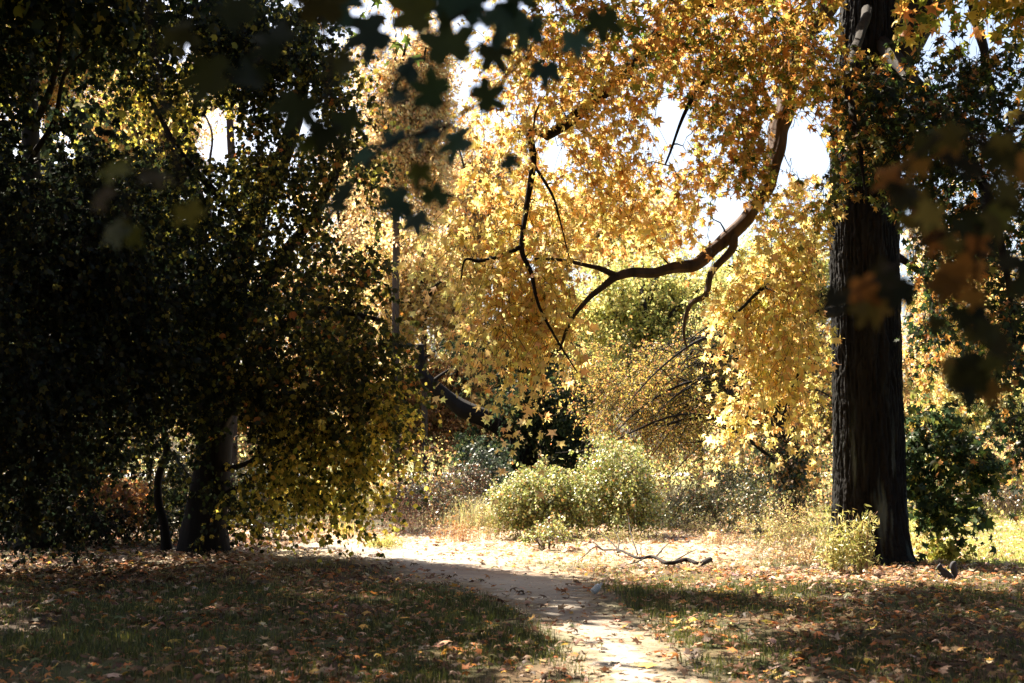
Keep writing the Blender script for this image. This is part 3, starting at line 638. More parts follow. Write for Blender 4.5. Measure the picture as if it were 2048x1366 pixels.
bgtree(45, 'autumn_tree', 'yellow-green tree under the thick bare limb at centre', 1290, 46, 1290, 620, 180, 120, 230, YGR, .2, .22)
bgtree(46, 'autumn_tree', 'pale sparse golden tree against the sky above the thick limb', 1220, 66, 1220, 460, 150, 90, 150, TAN + GLD, .25, .32)
bgtree(47, 'autumn_tree', 'grey-green and yellow tree behind the right-hand yellow branches', 1560, 52, 1540, 560, 130, 110, 130, YGR, .22, .3)
bgtree(48, 'autumn_tree', 'pinkish-tan tree right of the great trunk, half hidden by dark leaves', 1960, 62, 1950, 600, 140, 170, 200, TAN, .25, .25)
bgtree(49, 'autumn_tree', 'bright pale yellow small tree above the lawn at the right edge', 2020, 56, 2000, 850, 130, 90, 130, YGR + [(4, (.7, .66, .4))], .12, .25)
bgtree(50, 'autumn_tree', 'golden tree glimpsed through the leaves in the top left corner', 100, 44, 90, 100, 130, 150, 120, GLD + ORG[:1], .22, .25)
bgtree(51, 'autumn_tree', 'tan tree glimpsed beside the sky gap in the dark maple crown', 300, 50, 270, 260, 140, 150, 150, TAN, .22, .3)
bgtree(52, 'autumn_tree', 'pinkish-orange tree glimpsed through the lower right of the dark maple', 640, 52, 640, 640, 130, 180, 120, TAN + OBR[:1], .22, .2)
bgtree(53, 'autumn_tree', 'brownish tree in the distance behind the vine-covered black trunk', 1120, 58, 1120, 700, 130, 130, 190, OBR + YGR[:2], .22, .2)
bgtree(54, 'autumn_tree', 'yellow and brown tree low behind the great trunk', 1700, 50, 1700, 780, 130, 150, 170, GLD + OBR, .22, .2)
bgtree(55, 'autumn_tree', 'dim green tree far behind the left edge', 120, 46, 120, 700, 220, 180, 220, [(4, (.05, .07, .03)), (2, (.14, .13, .04)), (1, (.3, .16, .05))], .25, .18)
bgtree(56, 'autumn_tree', 'dim mixed green tree behind the leaning maple trunk', 400, 48, 400, 700, 180, 170, 200, [(4, (.06, .08, .03)), (3, (.2, .17, .05)), (2, (.36, .22, .08))], .22, .18)

bgtree(62, 'autumn_tree', 'pink-tan tree filling the gap between the dark maple and the upper yellow leaves', 700, 54, 720, 430, 120, 220, 120, TAN, .2, .3)
bgtree(63, 'autumn_tree', 'orange-tan tree in the distance between the ivy tree and the yellow curtain', 1010, 56, 1010, 760, 120, 110, 170, OBR + TAN[:2], .2, .2)
bgtree(64, 'autumn_tree', 'pale gold tree behind the arching branches of the weeping tree', 1400, 56, 1400, 700, 150, 150, 240, GLD + YGR[:1], .2, .2)
bgtree(65, 'autumn_tree', 'dusty orange tree behind the lower leaves of the dark maple', 540, 50, 540, 860, 120, 90, 150, OBR + LYG, .2, .2)
reseed(66)
u = MB(); n = 90000; x = rng.uniform(-24, 22, n); y = 43 + rng.normal(0, 2.5, n); top = 1.0 + 2.2 * fbm(np.stack([x * .35, y * .2, x * 0], -1), 3); q = np.stack([x, y, rng.uniform(0, 1, n) ** .8 * top], -1)
px_ = 1024 + F * x / y; keep = (fbm(q * 1.3, 3) > .40) & ~((px_ > 560) & (px_ < 930) & (q[:, 2] > 1.1) & (rng.random(n) < .6)) & ~((q[:, 2] > .9) & (x < -9) & (rng.random(n) < .5)); q = q[keep]; n = len(q)
leaves(u, LANCE, q, rng.normal(0, 1, (n, 3)) + np.array([0, 0, .3]), rng.normal(0, 1, (n, 3)), rng.uniform(.05, .13, n), pick(OBR + YGR + [(5, (.10, .10, .04)), (4, (.16, .09, .05))], n))
st = np.stack([rng.uniform(-24, 20, 500), 43 + rng.normal(0, 2.5, 500), np.zeros(500)], -1); tubes(u, st[:, None] + np.linspace(0, 1, 4)[None, :, None] * (rng.normal(0, .4, (500, 1, 3)) + np.array([0, 0, 2.0])), np.full(500, .018), .006, 3, (.12, .09, .07))
tag(u.build('undergrowth', M_LEAF), 'brown, gold and green thicket beyond the clearing', 'undergrowth', kind='stuff')

# bare grey-brown trunks seen against the sky gap at upper left
reseed(57)
tree_from('bare_tree', 'bare forked trunk with a curved limb in the sky gap at upper left', 'tree', 460, 0,
    [(462, 700, .16), (468, 400, .12), (460, 240, .10), (470, 60, .07)], [(430, 150, 38, 80, 60, 1.4, 20)], TAN, depth=38, wcol=(.05, .036, .03),
    limbs=[(.14, .07, [(380, 330, 37.6), (372, 265, 37.6), (395, 228, 37.6), (440, 210, 37.6)]), (.05, .02, [(418, 430, 37.8), (420, 330, 37.8), (424, 270, 37.8), (405, 220, 37.8)]),
           (.05, .015, [(372, 262, 37.6), (360, 220, 37.5), (300, 205, 37.4)]), (.1, .14, [(462, 500, 38), (410, 420, 37.8), (380, 330, 37.6)])], thr=.3, **bk)

# the weeping tree with arching branches
reseed(58)
WD = 33.0
wb = [(1568, 940, WD), (1560, 860, WD)]
arch = []
for k in range(26):
    x0 = rng.uniform(1450, 1545); y0 = rng.uniform(640, 870); ln = rng.uniform(90, 330); up = rng.uniform(-5, 75); dz = rng.uniform(-2.6, .8); dr = ln * rng.uniform(.1, .85)
    a = [(1562, y0 + rng.uniform(20, 70), WD), (x0, y0, WD + dz * .35), (x0 - ln * .3, y0 - up * .6 + dr * .05, WD + dz * .6), (x0 - ln * .68, y0 - up * .35 + dr * .42, WD + dz * .85), (x0 - ln, y0 + dr, WD + dz)]
    r_ = rng.uniform(.025, .062); arch.append((r_, .007, a))
    for _ in range(3):
        t_ = rng.integers(1, 4); q_ = a[t_]; l2 = ln * rng.uniform(.2, .5); arch.append((r_ * .4, .005, [q_, (q_[0] - l2 * .5, q_[1] + l2 * rng.uniform(-.4, .3), q_[2] + rng.uniform(-.4, .4)), (q_[0] - l2, q_[1] + l2 * rng.uniform(0, .8), q_[2] + rng.uniform(-.7, .5))]))
for k in range(5):
    y0 = 700 + k * 25; arch.append((.04, .006, [(1565, y0 + 30, WD), (1620, y0 - 20, WD + .6), (1680, y0 + 10, WD + 1), (1740, y0 + 90, WD + 1.3)]))
tree_from('weeping_tree', 'weeping tree with many arching black branches sweeping down left behind the shrubs', 'tree', 1584, 1052,
    [(1580, 1000, .34), (1572, 900, .28), (1565, 800, .24), (1555, 680, .16)],
    [(1440, 690, WD, 90, 70, 1.6, 60), (1320, 740, WD - .5, 110, 80, 1.6, 80), (1240, 810, WD - .5, 90, 80, 1.5, 60), (1360, 850, WD - .5, 110, 70, 1.5, 70), (1640, 720, WD + 1, 90, 90, 1.5, 40), (1200, 740, WD, 60, 60, 1.2, 26), (1450, 800, WD, 70, 90, 1.2, 46)],
    WEEP, limbs=arch, thr=.36, T=LANCE, size=.045, twigs=8, per=11, tlen=.6, droop=.45, mid_r=.013, twig_r=.004, axis_down=.5,
    extra=[([(1430, 620, WD, 70, 40, 1, 18)], YGR, {}), ([(1450, 700, WD, 70, 40, 1, 40), (1400, 740, WD + .5, 60, 60, 1, 30)], [(3, (.07, .08, .025)), (1, (.2, .16, .05))], {})])
# vine-covered trunk beside it
reseed(59)
tree_from('vine_covered_trunk', 'short dark trunk wrapped in vines, left of the great trunk behind the weeds', 'tree', 1556, 1000,
    [(1560, 960, .17), (1556, 880, .15), (1540, 800, .1)], [(1530, 870, 37, 50, 80, .7, 26), (1600, 940, 36, 60, 60, .8, 26), (1585, 930, 32.4, 45, 70, .35, 44)],
    IVY + OBR[:1], T=OVAL, size=.06, twigs=7, per=9, tlen=.4, droop=.5, thr=0, depth=37, mid_r=.012, twig_r=.004, mat=M_GLOSS)
# ivy-dark tree with the leaning limb
reseed(60)
tree_from('ivy_tree', 'black ivy-clad tree with a thick limb leaning up to the left behind the shrubs', 'tree', 1045, 0,
    [(1048, 930, .42), (1040, 880, .38), (1060, 800, .26), (1080, 700, .14)],
    [(1120, 840, 39, 55, 80, 1.3, 90), (1070, 800, 39, 70, 60, 1.2, 80), (1160, 900, 38.5, 50, 40, 1, 30), (1000, 770, 40.5, 50, 40, 1.0, 18), (1000, 900, 38.6, 40, 30, .8, 22), (950, 900, 39, 40, 50, 1, 20), (1060, 700, 40, 80, 60, 1.2, 26), (960, 680, 41, 60, 40, 1.1, 16)],
    IVY, mat=M_DARK, wcol=(.012, .010, .009), depth=39.5,
    limbs=[(.30, .10, [(1035, 870, 39.4), (985, 845, 39.2), (930, 820, 39), (895, 795, 39), (860, 765, 38.9), (842, 735, 38.9), (838, 690, 38.9)]),
           (.07, .02, [(862, 768, 38.9), (880, 752, 38.8), (905, 735, 38.8)]), (.07, .02, [(845, 740, 38.9), (852, 715, 38.8), (890, 690, 38.8)])],
    thr=.1, T=OVAL, size=.075, twigs=8, per=10, tlen=.5, droop=.6, mid_r=.02, twig_r=.005)

# far wood closing the view
reseed(61)
mb = MB(); fw = MB()
for k in range(150):
    x = rng.uniform(-95, 95); y = rng.uniform(85, 112) if rng.random() < .45 else rng.uniform(155, 185); h = rng.uniform(7, 13) * (1.0 if y < 120 else 1.5)
    if y < 120 and -30 < x < -2 and rng.random() < .6: continue
    b = np.array([x, y, 0.0]); tubes(fw, np.array([[b, b + (0, 0, h * .4), b + (rng.normal(0, .5), 0, h * .8)]]), np.array([.25]), .08, 5, (.10, .08, .065))
    pal = [TAN, GLD, YGR, OBR, TAN][k % 5]; m = 700
    q = nrmz(rng.normal(0, 1, (m, 3))) * rng.uniform(0, 1, (m, 1)) ** .4 * np.array([3.6, 3.2, h * .42]) + b + np.array([0, 0, h * .62])
    q = q[fbm(q * .6, 2) > .36]; m = len(q)
    leaves(mb, LANCE, q, rng.normal(0, 1, (m, 3)), rng.normal(0, 1, (m, 3)), rng.uniform(.25, .5, m), pick(pal, m))
x = rng.uniform(-100, 100, 30000); y = rng.choice([82, 98, 160], 30000) + rng.normal(0, 3, 30000); q = np.stack([x, y, rng.uniform(0, 1, 30000) ** 1.5 * 2.2], -1)
q = q[(fbm(q * np.array([.15, .15, .5]), 2) > .45) & ~((q[:, 0] > -34) & (q[:, 0] < -5) & (rng.random(30000) < .85))]; m = len(q)
leaves(mb, LANCE, q, rng.normal(0, 1, (m, 3)), rng.normal(0, 1, (m, 3)), rng.uniform(.15, .35, m), pick(OBR + YGR, m))
mb.add(np.zeros((0, 3)), np.zeros((0, 3), int), np.zeros((0, 3)))
o = mb.build('far_woods', M_LEAF); tag(o, 'far-off golden and brown woods closing the view', 'woods', kind='stuff')
o2 = fw.build('far_tree_stems', M_BARKF, o); tag(o2, kind='stuff')

# ------------------------------------------------------------------ shrubs, weeds and tall grass
def bush(seed, name, label, cat, bx, by, blobs, pal, group=None, mat=M_GLOSS, stems=9, wcol=(.10, .07, .05), sr=.014, extra=(), **kw):
    reseed(seed); b = GP(bx, by); root = empty(name, b, label, cat, group); wd = Wood(); m = MB(); pls = []
    for k in range(stems):
        c, R, _ = blob(*blobs[k % len(blobs)]); e = c + rng.normal(0, .35, 3) * R; s0 = np.array([b[0] + (e[0] - b[0]) * .3, b[1] + (e[1] - b[1]) * .3, 0]); s0[2] = ground_h(s0[0], s0[1]) - .03
        s = np.linspace(0, 1, 6)[:, None]; pl = s0 * (1 - s) + e * s + rng.normal(0, .03, (6, 3)) * (4 * s * (1 - s)); pl[:, 2] += .12 * (4 * s * (1 - s))[:, 0]
        pls.append(pl); wd.add(pl[1:], sr)
    tubes(m, np.array(pls), np.full(len(pls), sr), sr * .4, 5, wcol); m.build('stem', M_BARKF, root)
    fine = MB(); lf = MB(); grow(fine, lf, wd, [blob(*x) for x in blobs], pal, wcol=wcol, **kw)
    for bl, pl, k2 in extra:
        kk = dict(kw); kk.update(k2); grow(fine, lf, wd, [blob(*x) for x in bl], pl, wcol=wcol, **kk)
    if fine.n: tag(fine.build('fine_twigs', M_BARKF, root), kind='stuff')
    lf.build('foliage', mat, root); return root
sk = dict(T=OVAL, size=.040, twigs=8, per=11, tlen=.27, droop=.9, spread=.35, mid_r=.008, twig_r=.0025, axis_down=.3, flat=.6)
bush(71, 'vine_shrub', 'rounded vine-draped shrub, lower left one of the bright pair at the clearing edge', 'shrub', 1075, 1066,
     [(1070, 990, 28.5, 70, 50, 1.0, 150), (1030, 995, 28.2, 36, 50, .8, 60), (1100, 965, 28.6, 50, 30, .8, 50), (1060, 1045, 28, 70, 22, .8, 26), (1150, 1000, 28.4, 40, 45, .8, 60)], SHR, 'vine-draped shrubs', extra=[([(1070, 985, 28.3, 80, 60, 1, 16), (1150, 1000, 28.2, 50, 50, .8, 8)], SHR, dict(tlen=.6, droop=.9, spread=.8, twigs=4))], **sk)
bush(72, 'vine_shrub', 'tallest rounded vine-draped shrub, right one of the bright pair', 'shrub', 1240, 1062,
     [(1235, 940, 29, 62, 66, 1.1, 180), (1275, 990, 28.8, 45, 60, .9, 80), (1180, 990, 28.8, 50, 50, .9, 40), (1240, 1045, 28.4, 90, 22, .8, 30)], SHR, 'vine-draped shrubs', extra=[([(1235, 945, 29, 80, 80, 1.1, 20)], SHR, dict(tlen=.65, droop=.9, spread=.8, twigs=4))], **sk)
bush(73, 'vine_shrub', 'small low tangled shrub with dead sticks in front of the bright pair', 'shrub', 1095, 1102,
     [(1095, 1070, 25, 45, 26, .5, 34), (1060, 1085, 25, 40, 15, .4, 12)], SHR + [(2, (.2, .1, .06))], 'vine-draped shrubs', **dict(sk, size=.036))
bush(74, 'vine_shrub', 'low grey-green shrub between the tall bright shrub and the dark trunk', 'shrub', 1420, 1060,
     [(1420, 1015, 30, 60, 35, 1.0, 50), (1470, 970, 31, 50, 50, 1.0, 46), (1365, 1020, 31, 40, 30, .8, 20), (1500, 1010, 29, 50, 45, .8, 34)], [(3, (.09, .11, .035)), (3, (.05, .065, .025)), (2, (.30, .26, .11)), (1, (.3, .16, .07))], 'vine-draped shrubs', **sk)
bush(75, 'dark_bush', 'dark reddish-green bush behind the dry weeds, left of the bright shrubs', 'bush', 870, 1030,
     [(860, 985, 33, 80, 40, 1.0, 50), (930, 960, 34, 60, 40, 1, 40), (800, 1000, 32, 50, 40, .8, 30)], [(4, (.04, .05, .025)), (2, (.12, .05, .03)), (2, (.2, .10, .05)), (1, (.3, .28, .14))], 'bushes beyond the clearing', **sk)
bush(76, 'dark_bush', 'blue-green leafy bush under the leaning black limb', 'bush', 985, 1000,
     [(975, 930, 37, 35, 45, .9, 40), (1000, 950, 36, 30, 30, .8, 20)], [(3, (.05, .08, .04)), (2, (.16, .19, .12)), (2, (.03, .045, .02))], 'bushes beyond the clearing', **dict(sk, size=.055))
bush(77, 'orange_bush', 'drooping orange-leaved bush left of the slender curved trunk', 'bush', 230, 1075,
     [(255, 985, 27, 48, 30, .8, 26), (205, 960, 28, 55, 25, .9, 16), (130, 990, 27, 40, 25, .8, 8), (270, 1015, 26.5, 30, 20, .5, 8)], [(4, (.40, .17, .05)), (2, (.46, .26, .07)), (3, (.18, .08, .04)), (1, (.2, .16, .04))], 'bushes beyond the clearing',
     mat=M_LEAF, **dict(sk, T=LANCE, size=.085, twigs=6, per=9, tlen=.5))
bush(78, 'dark_bush', 'undergrowth bush coloured near black for the shade at the foot of the left trees', 'bush', 60, 1090,
     [(60, 1030, 26, 110, 45, 1, 80), (180, 1045, 25.5, 80, 28, .8, 50), (160, 900, 27, 90, 40, 1, 40), (60, 900, 27, 80, 40, 1, 40), (-40, 980, 26, 80, 80, 1, 40)], [(6, (.014, .018, .010)), (1, (.08, .05, .02))], 'bushes beyond the clearing', mat=M_DARK, **dict(sk, size=.05))  # leaf colour near black, standing in for deep shade under the trees
bush(79, 'dark_bush', 'low green bush between the slender trunk and the leaning maple trunk', 'bush', 370, 1085,
     [(370, 1040, 27, 60, 28, .7, 40), (290, 1060, 27, 50, 18, .6, 18), (360, 950, 29, 70, 60, .9, 60), (520, 960, 29, 60, 60, .9, 60), (560, 1040, 28, 40, 24, .6, 20)], [(4, (.03, .045, .018)), (2, (.12, .11, .03)), (1, (.22, .14, .06))], 'bushes beyond the clearing', **sk)  # dark leaf fill coloured for the shade below the maple crown
bush(80, 'orange_bush', 'small fiery orange bush at the far left edge', 'bush', 20, 1000,
     [(25, 890, 42, 35, 30, .9, 20), (30, 960, 42, 40, 18, .9, 16), (80, 925, 42, 25, 12, .6, 8)], [(4, (.66, .20, .04)), (2, (.6, .3, .06))], 'bushes beyond the clearing', mat=M_LEAF, **dict(sk, T=LANCE, size=.09))
bush(81, 'dark_bush', 'brushy brown hedge of bushes along the far side of the lawn', 'bush', 1960, 1034,
     [(1900, 1000, 38, 70, 26, .8, 50), (2010, 1000, 38, 70, 28, .8, 50), (2100, 980, 38, 60, 40, .8, 30)], [(3, (.10, .07, .05)), (2, (.26, .17, .11)), (1, (.16, .17, .06))], 'bushes beyond the clearing', **sk)
bush(82, 'pink_bush', 'pinkish-tan brush above the brown hedge at the right edge', 'bush', 2030, 1010,
     [(2000, 940, 42, 70, 40, .9, 50), (1900, 930, 43, 60, 40, .9, 36), (2080, 920, 42, 60, 50, 1, 36)], [(4, (.5, .33, .22)), (2, (.56, .44, .22)), (1, (.4, .2, .1))], 'bushes beyond the clearing', mat=M_LEAF, **dict(sk, size=.05))

def weed(seed, name, label, cat, bx, by, wpx, hpx, n, pal, lcol, T=LANCE, size=.03, per=16, group=None, lean=.2, rdep=.4, sr=.003, mat=M_DRY, branch=3):
    """upright branching stems with small leaves"""
    reseed(seed); b = GP(bx, by); d = b[1]; root = empty(name, b, label, cat, group)
    x = b[0] + rng.normal(0, .5, n) * wpx * d / F * .5; y = b[1] + rng.normal(0, rdep * .5, n); h = hpx * d / F * rng.uniform(.45, 1.1, n)
    st = np.stack([x, y, ground_h(x, y) - .01], -1); ln = rng.normal(0, lean, (n, 2)) + (x - b[0])[:, None] * np.array([[.35, 0]])
    s = np.linspace(0, 1, 5)[None, :, None]; top = st + np.stack([ln[:, 0] * h, ln[:, 1] * h, h], -1)
    pl = st[:, None] * (1 - s) + top[:, None] * s + rng.normal(0, .02, (n, 5, 3)) * s * h[:, None, None]
    m = MB(); tubes(m, pl, np.full(n, sr), sr * .5, 3, lcol)
    k = n * branch; ii = np.repeat(np.arange(n), branch); q0 = pl[ii, rng.integers(1, 4, k)]; dr = nrmz(rng.normal(0, .6, (k, 3)) + np.array([0, 0, .9])) * (h[ii] * rng.uniform(.15, .4, k))[:, None]
    p2 = q0[:, None] + dr[:, None] * np.linspace(0, 1, 3)[None, :, None]; tubes(m, p2, np.full(k, sr * .7), sr * .4, 3, lcol); m.build('stem', M_BARKF, root)
    lf = MB(); allp = np.concatenate([pl[:, 1:].reshape(-1, 3), p2.reshape(-1, 3)]); kk = n * per; j = rng.integers(0, len(allp), kk)
    pos = allp[j] + rng.normal(0, size * .5, (kk, 3)); pos[:, 2] = np.maximum(pos[:, 2], .03)
    leaves(lf, T, pos, rng.normal(0, 1, (kk, 3)) + np.array([0, 0, .3]), rng.normal(0, 1, (kk, 3)) + np.array([0, 0, .8]), size * rng.uniform(.5, 1.4, kk), pick(pal, kk))
    lf.build('foliage', mat, root); return root
PINK = [(4, (.42, .22, .16)), (3, (.56, .40, .30)), (1, (.5, .42, .2))]; STRAW = [(4, (.62, .52, .32)), (3, (.52, .44, .2)), (2, (.62, .34, .14)), (1, (.36, .36, .12))]
W = 'dry weeds in the clearing'
weed(91, 'dry_weed', 'reddish dry weed clump with bare tips at the back of the clearing', 'weed', 805, 1066, 110, 80, 60, PINK, (.22, .11, .08), group=W)
weed(92, 'dry_weed', 'pale straw-coloured weeds left of the reddish clump', 'weed', 700, 1060, 120, 70, 60, STRAW, (.4, .3, .18), group=W)
weed(93, 'dry_weed', 'orange-tinted weeds right of the reddish clump', 'weed', 910, 1085, 110, 55, 60, STRAW + [(4, (.6, .27, .09))], (.4, .22, .12), group=W)
weed(94, 'dry_weed', 'yellowish weeds against the left foot of the bright shrubs', 'weed', 985, 1080, 90, 75, 60, STRAW + YGR[:1], (.38, .3, .16), group=W)
weed(95, 'dry_weed', 'small green and yellow weed patch beside the sandy path', 'weed', 765, 1096, 70, 26, 70, YGR, (.3, .24, .1), group=W, size=.035)
weed(96, 'dry_weed', 'pale weeds under the drooping yellow-green leaves by the path', 'weed', 630, 1070, 90, 60, 50, STRAW, (.4, .26, .18), group=W)
weed(97, 'dry_weed', 'tangle of pale yellow weeds left of the great trunk', 'weed', 1585, 1098, 150, 105, 130, STRAW + YGR[:2], (.42, .32, .2), group=W, size=.036, per=20, lean=.3)
weed(98, 'dry_weed', 'thin straggling weeds behind the fallen branch', 'weed', 1450, 1092, 120, 40, 60, STRAW + PINK[:1], (.36, .26, .18), group=W)
weed(99, 'dry_weed', 'low brown weeds in front of the great trunk', 'weed', 1600, 1128, 170, 45, 90, STRAW + [(3, (.36, .2, .1))], (.34, .22, .14), group=W, lean=.35)
weed(100, 'dry_weed', 'broad yellow-green weed with upright leaves beside the squirrel', 'weed', 1892, 1128, 60, 50, 26, [(4, (.40, .36, .07)), (2, (.2, .22, .05))], (.2, .12, .06), group=W, size=.06, T=OVAL, mat=M_LEAF)
weed(101, 'dry_weed', 'sparse yellow weeds between the sapling and the squirrel', 'weed', 1850, 1122, 40, 60, 12, [(4, (.5, .4, .14))], (.2, .12, .06), group=W, size=.05, T=OVAL, mat=M_LEAF)
weed(102, 'dry_weed', 'sparse brown weeds on the lawn right of the squirrel', 'weed', 1950, 1120, 100, 34, 40, STRAW + YGR[:2], (.3, .2, .12), group=W)
weed(103, 'dry_weed', 'low tangle of grey sticks and weeds in front of the tall bright shrub', 'weed', 1240, 1088, 180, 30, 90, [(3, (.45, .38, .2)), (2, (.3, .3, .1))], (.24, .17, .13), group=W, lean=.7)
weed(104, 'dry_weed', 'dark weeds along the foot of the grey-green shrub', 'weed', 1400, 1076, 150, 50, 90, [(3, (.2, .2, .07)), (2, (.4, .3, .15)), (1, (.1, .08, .05))], (.14, .10, .08), group=W, lean=.4)

def tall_grass(seed, label, bx, by, wpx, hpx, n, pal, arch=.6):
    reseed(seed); b = GP(bx, by); d = b[1]; m = MB(); r = wpx * d / F * .28
    x = b[0] + rng.normal(0, r, n); y = b[1] + rng.normal(0, r, n); h = hpx * d / F * rng.uniform(.5, 1.15, n); an = rng.uniform(0, 2 * np.pi, n)
    o = np.stack([np.cos(an), np.sin(an), 0 * an], -1); sd = np.stack([-np.sin(an), np.cos(an), 0 * an], -1) * .007
    c = np.repeat(pick(pal, n), 10, 0); st = np.stack([x, y, ground_h(x, y) - .01], -1); vs = []
    for k, s in enumerate(np.linspace(0, 1, 5)):
        p = st + o * (h * arch * s ** 2 * rng.uniform(.5, 1.2, n))[:, None] + np.array([0, 0, 1.0]) * (h * (s * 1.25 - .45 * s ** 3))[:, None]; w2 = sd * (1 - s * .9); vs += [p - w2, p + w2]
    v = np.stack(vs, 1).reshape(-1, 3); ob = (np.arange(n) * 10)[:, None, None]; f = (ob + np.array([[0, 1, 3, 2], [2, 3, 5, 4], [4, 5, 7, 6], [6, 7, 9, 8]])[None]).reshape(-1, 4)
    m.add(v - b, f, c); ob = m.build('tall_grass', M_GRASS); ob.location = b; tag(ob, label, 'grass clump', 'tall grass clumps')
TG = [(3, (.34, .30, .14)), (2, (.48, .40, .22)), (2, (.16, .15, .07))]
tall_grass(111, 'arching dry grass clump left of the reddish weeds', 745, 1040, 70, 85, 260, TG)
tall_grass(112, 'arching brown grass clump in front of the dark reddish bush', 870, 1048, 90, 60, 320, TG)
tall_grass(113, 'bright arching grass clump against the left side of the shrubs', 960, 1060, 80, 80, 320, TG + [(3, (.56, .5, .2))])
tall_grass(114, 'grey-green grass clump right of the tall bright shrub', 1350, 1058, 80, 120, 420, [(3, (.24, .22, .13)), (2, (.38, .34, .24))])
tall_grass(115, 'upright yellow grass tuft at the left of the clearing', 692, 1072, 40, 38, 160, [(3, (.6, .48, .16))], .2)
tall_grass(116, 'grass clump behind the weeping branches', 1440, 1040, 90, 120, 420, [(3, (.24, .22, .13)), (2, (.38, .34, .24))])

# narrow-leaved shoots at the foot of the great trunk
weed(121, 'leafy_shoots', 'upright narrow-leaved shoots growing against the left foot of the great trunk', 'plant', 1672, 1146, 46, 120, 26, [(3, (.62, .54, .22)), (3, (.46, .44, .13)), (1, (.2, .22, .07))], (.3, .24, .12),
     T=NARROW, size=.07, per=30, sr=.005, mat=M_GLOSS, lean=.12, rdep=.3)
weed(122, 'leafy_shoots', 'taller tuft of narrow-leaved shoots in front of the great trunk', 'plant', 1722, 1150, 22, 125, 26, [(3, (.60, .52, .20)), (3, (.42, .42, .12)), (1, (.2, .22, .07))], (.26, .15, .10),
     T=NARROW, size=.075, per=34, sr=.005, mat=M_GLOSS, lean=.08, rdep=.25)

# maple sapling right of the trunk
reseed(123)
tree_from('maple_sapling', 'young maple sapling with dark star leaves right of the great trunk', 'sapling', 1836, 1112,
    [(1835, 1050, .028), (1834, 980, .024), (1836, 900, .02), (1842, 830, .014), (1850, 790, .008)],
    [(1850, 850, 22, 60, 36, .6, 11), (1910, 880, 22, 55, 36, .6, 12), (1950, 930, 21.8, 40, 20, .4, 7), (1850, 985, 22, 42, 28, .5, 5), (1890, 950, 22, 50, 22, .5, 3), (1900, 1010, 21.6, 45, 20, .4, 7), (1830, 930, 22, 30, 60, .4, 9)],
    [(6, (.035, .060, .028)), (2, (.07, .10, .03)), (1, (.3, .27, .05))], mat=M_DARK,
    limbs=[(.012, .004, [(1834, 985, 22), (1870, 960, 22), (1920, 950, 21.9)]), (.012, .004, [(1836, 930, 22), (1870, 880, 22), (1930, 870, 22)])],
    thr=0, T=GUM, size=.085, twigs=6, per=8, tlen=.4, droop=.5, mid_r=.006, twig_r=.0025, flat=.8)
for k, (x, y, tx, ty, lb) in enumerate([(2002, 1030, 2008, 870, 'tallest thin bare sapling by the lawn edge'), (1925, 1028, 1926, 930, 'short thin bare stem at the far left of the lawn edge'),
                                    (1972, 1030, 1990, 900, 'slanting thin bare sapling by the lawn edge'), (2030, 1034, 2020, 985, 'small pale leaning stick at the right of the hedge')]):
    reseed(130 + k); b = GP(x, y); b = b * np.array([1, 1, 1]); r = empty('thin_sapling', b, lb, 'sapling', 'thin saplings by the lawn'); m = MB(); wd = Wood()
    limb(m, wd, [b, P((x * 2 + tx) / 3 + 3, (y * 2 + ty) / 3, b[1]), P(tx, ty, b[1])], .035, .01, 7, (.26, .18, .12)); m.build('stem', M_BARKF, r, smooth=True)
    f1 = MB(); l1 = MB(); grow(f1, l1, wd, [blob(tx, ty + 10, b[1], 30, 40, .4, 5)], YGR + TAN, T=LANCE, size=.06, twigs=5, per=4, tlen=.6, droop=-.2, wcol=(.26, .18, .12), mid_r=.01, twig_r=.004)
    tag(f1.build('fine_twigs', M_BARKF, r), kind='stuff'); l1.build('crown', M_LEAF, r)

# fallen branch on the leaves
reseed(140)
def gpz(px, py, z):
    p = GP(px, py); p[2] += z; return p
b = GP(1310, 1122); r = empty('fallen_branch', b, 'dark fallen branch with bare forked twigs lying right of the path', 'branch'); m = MB(); wd = Wood()
limb(m, wd, [gpz(1420, 1124, .08), gpz(1398, 1131, .05), gpz(1372, 1129, .09), gpz(1335, 1133, .06), gpz(1305, 1123, .12), gpz(1278, 1124, .09), gpz(1240, 1114, .14), gpz(1205, 1110, .12)], .042, .014, 9, (.022, .017, .015), 6, .3)
m.build('limb', M_BARK, r, smooth=True)
m = MB()
for a in ([(1275, 1121, .13), (1262, 1100, .3), (1256, 1080, .5)], [(1205, 1110, .12), (1190, 1116, .2), (1170, 1122, .1), (1150, 1128, .03)], [(1240, 1117, .12), (1215, 1102, .25), (1195, 1096, .3)],
          [(1205, 1110, .12), (1185, 1104, .2), (1165, 1106, .15)], [(1310, 1126, .1), (1330, 1112, .2), (1350, 1108, .25)], [(1350, 1131, .08), (1372, 1120, .14), (1395, 1116, .2)],
          [(1290, 1124, .1), (1270, 1132, .06), (1235, 1134, .04)], [(1235, 1117, .12), (1238, 1100, .2), (1228, 1092, .3)]):
    limb(m, wd, [gpz(*q) for q in a], .014, .005, 5, (.022, .017, .015), 4, 0)
m.build('twig', M_BARKF, r)
lf = MB(); k = 90; j = rng.integers(0, len(wd.p), k); leaves(lf, LANCE, wd.p[j] + rng.normal(0, .05, (k, 3)) + np.array([0, -.03, -.02]), rng.normal(0, 1, (k, 3)), rng.normal(0, 1, (k, 3)), rng.uniform(.03, .06, k), pick([(3, (.12, .05, .04)), (1, (.3, .15, .08))], k))
lf.build('dead_leaves', M_DRY, r)

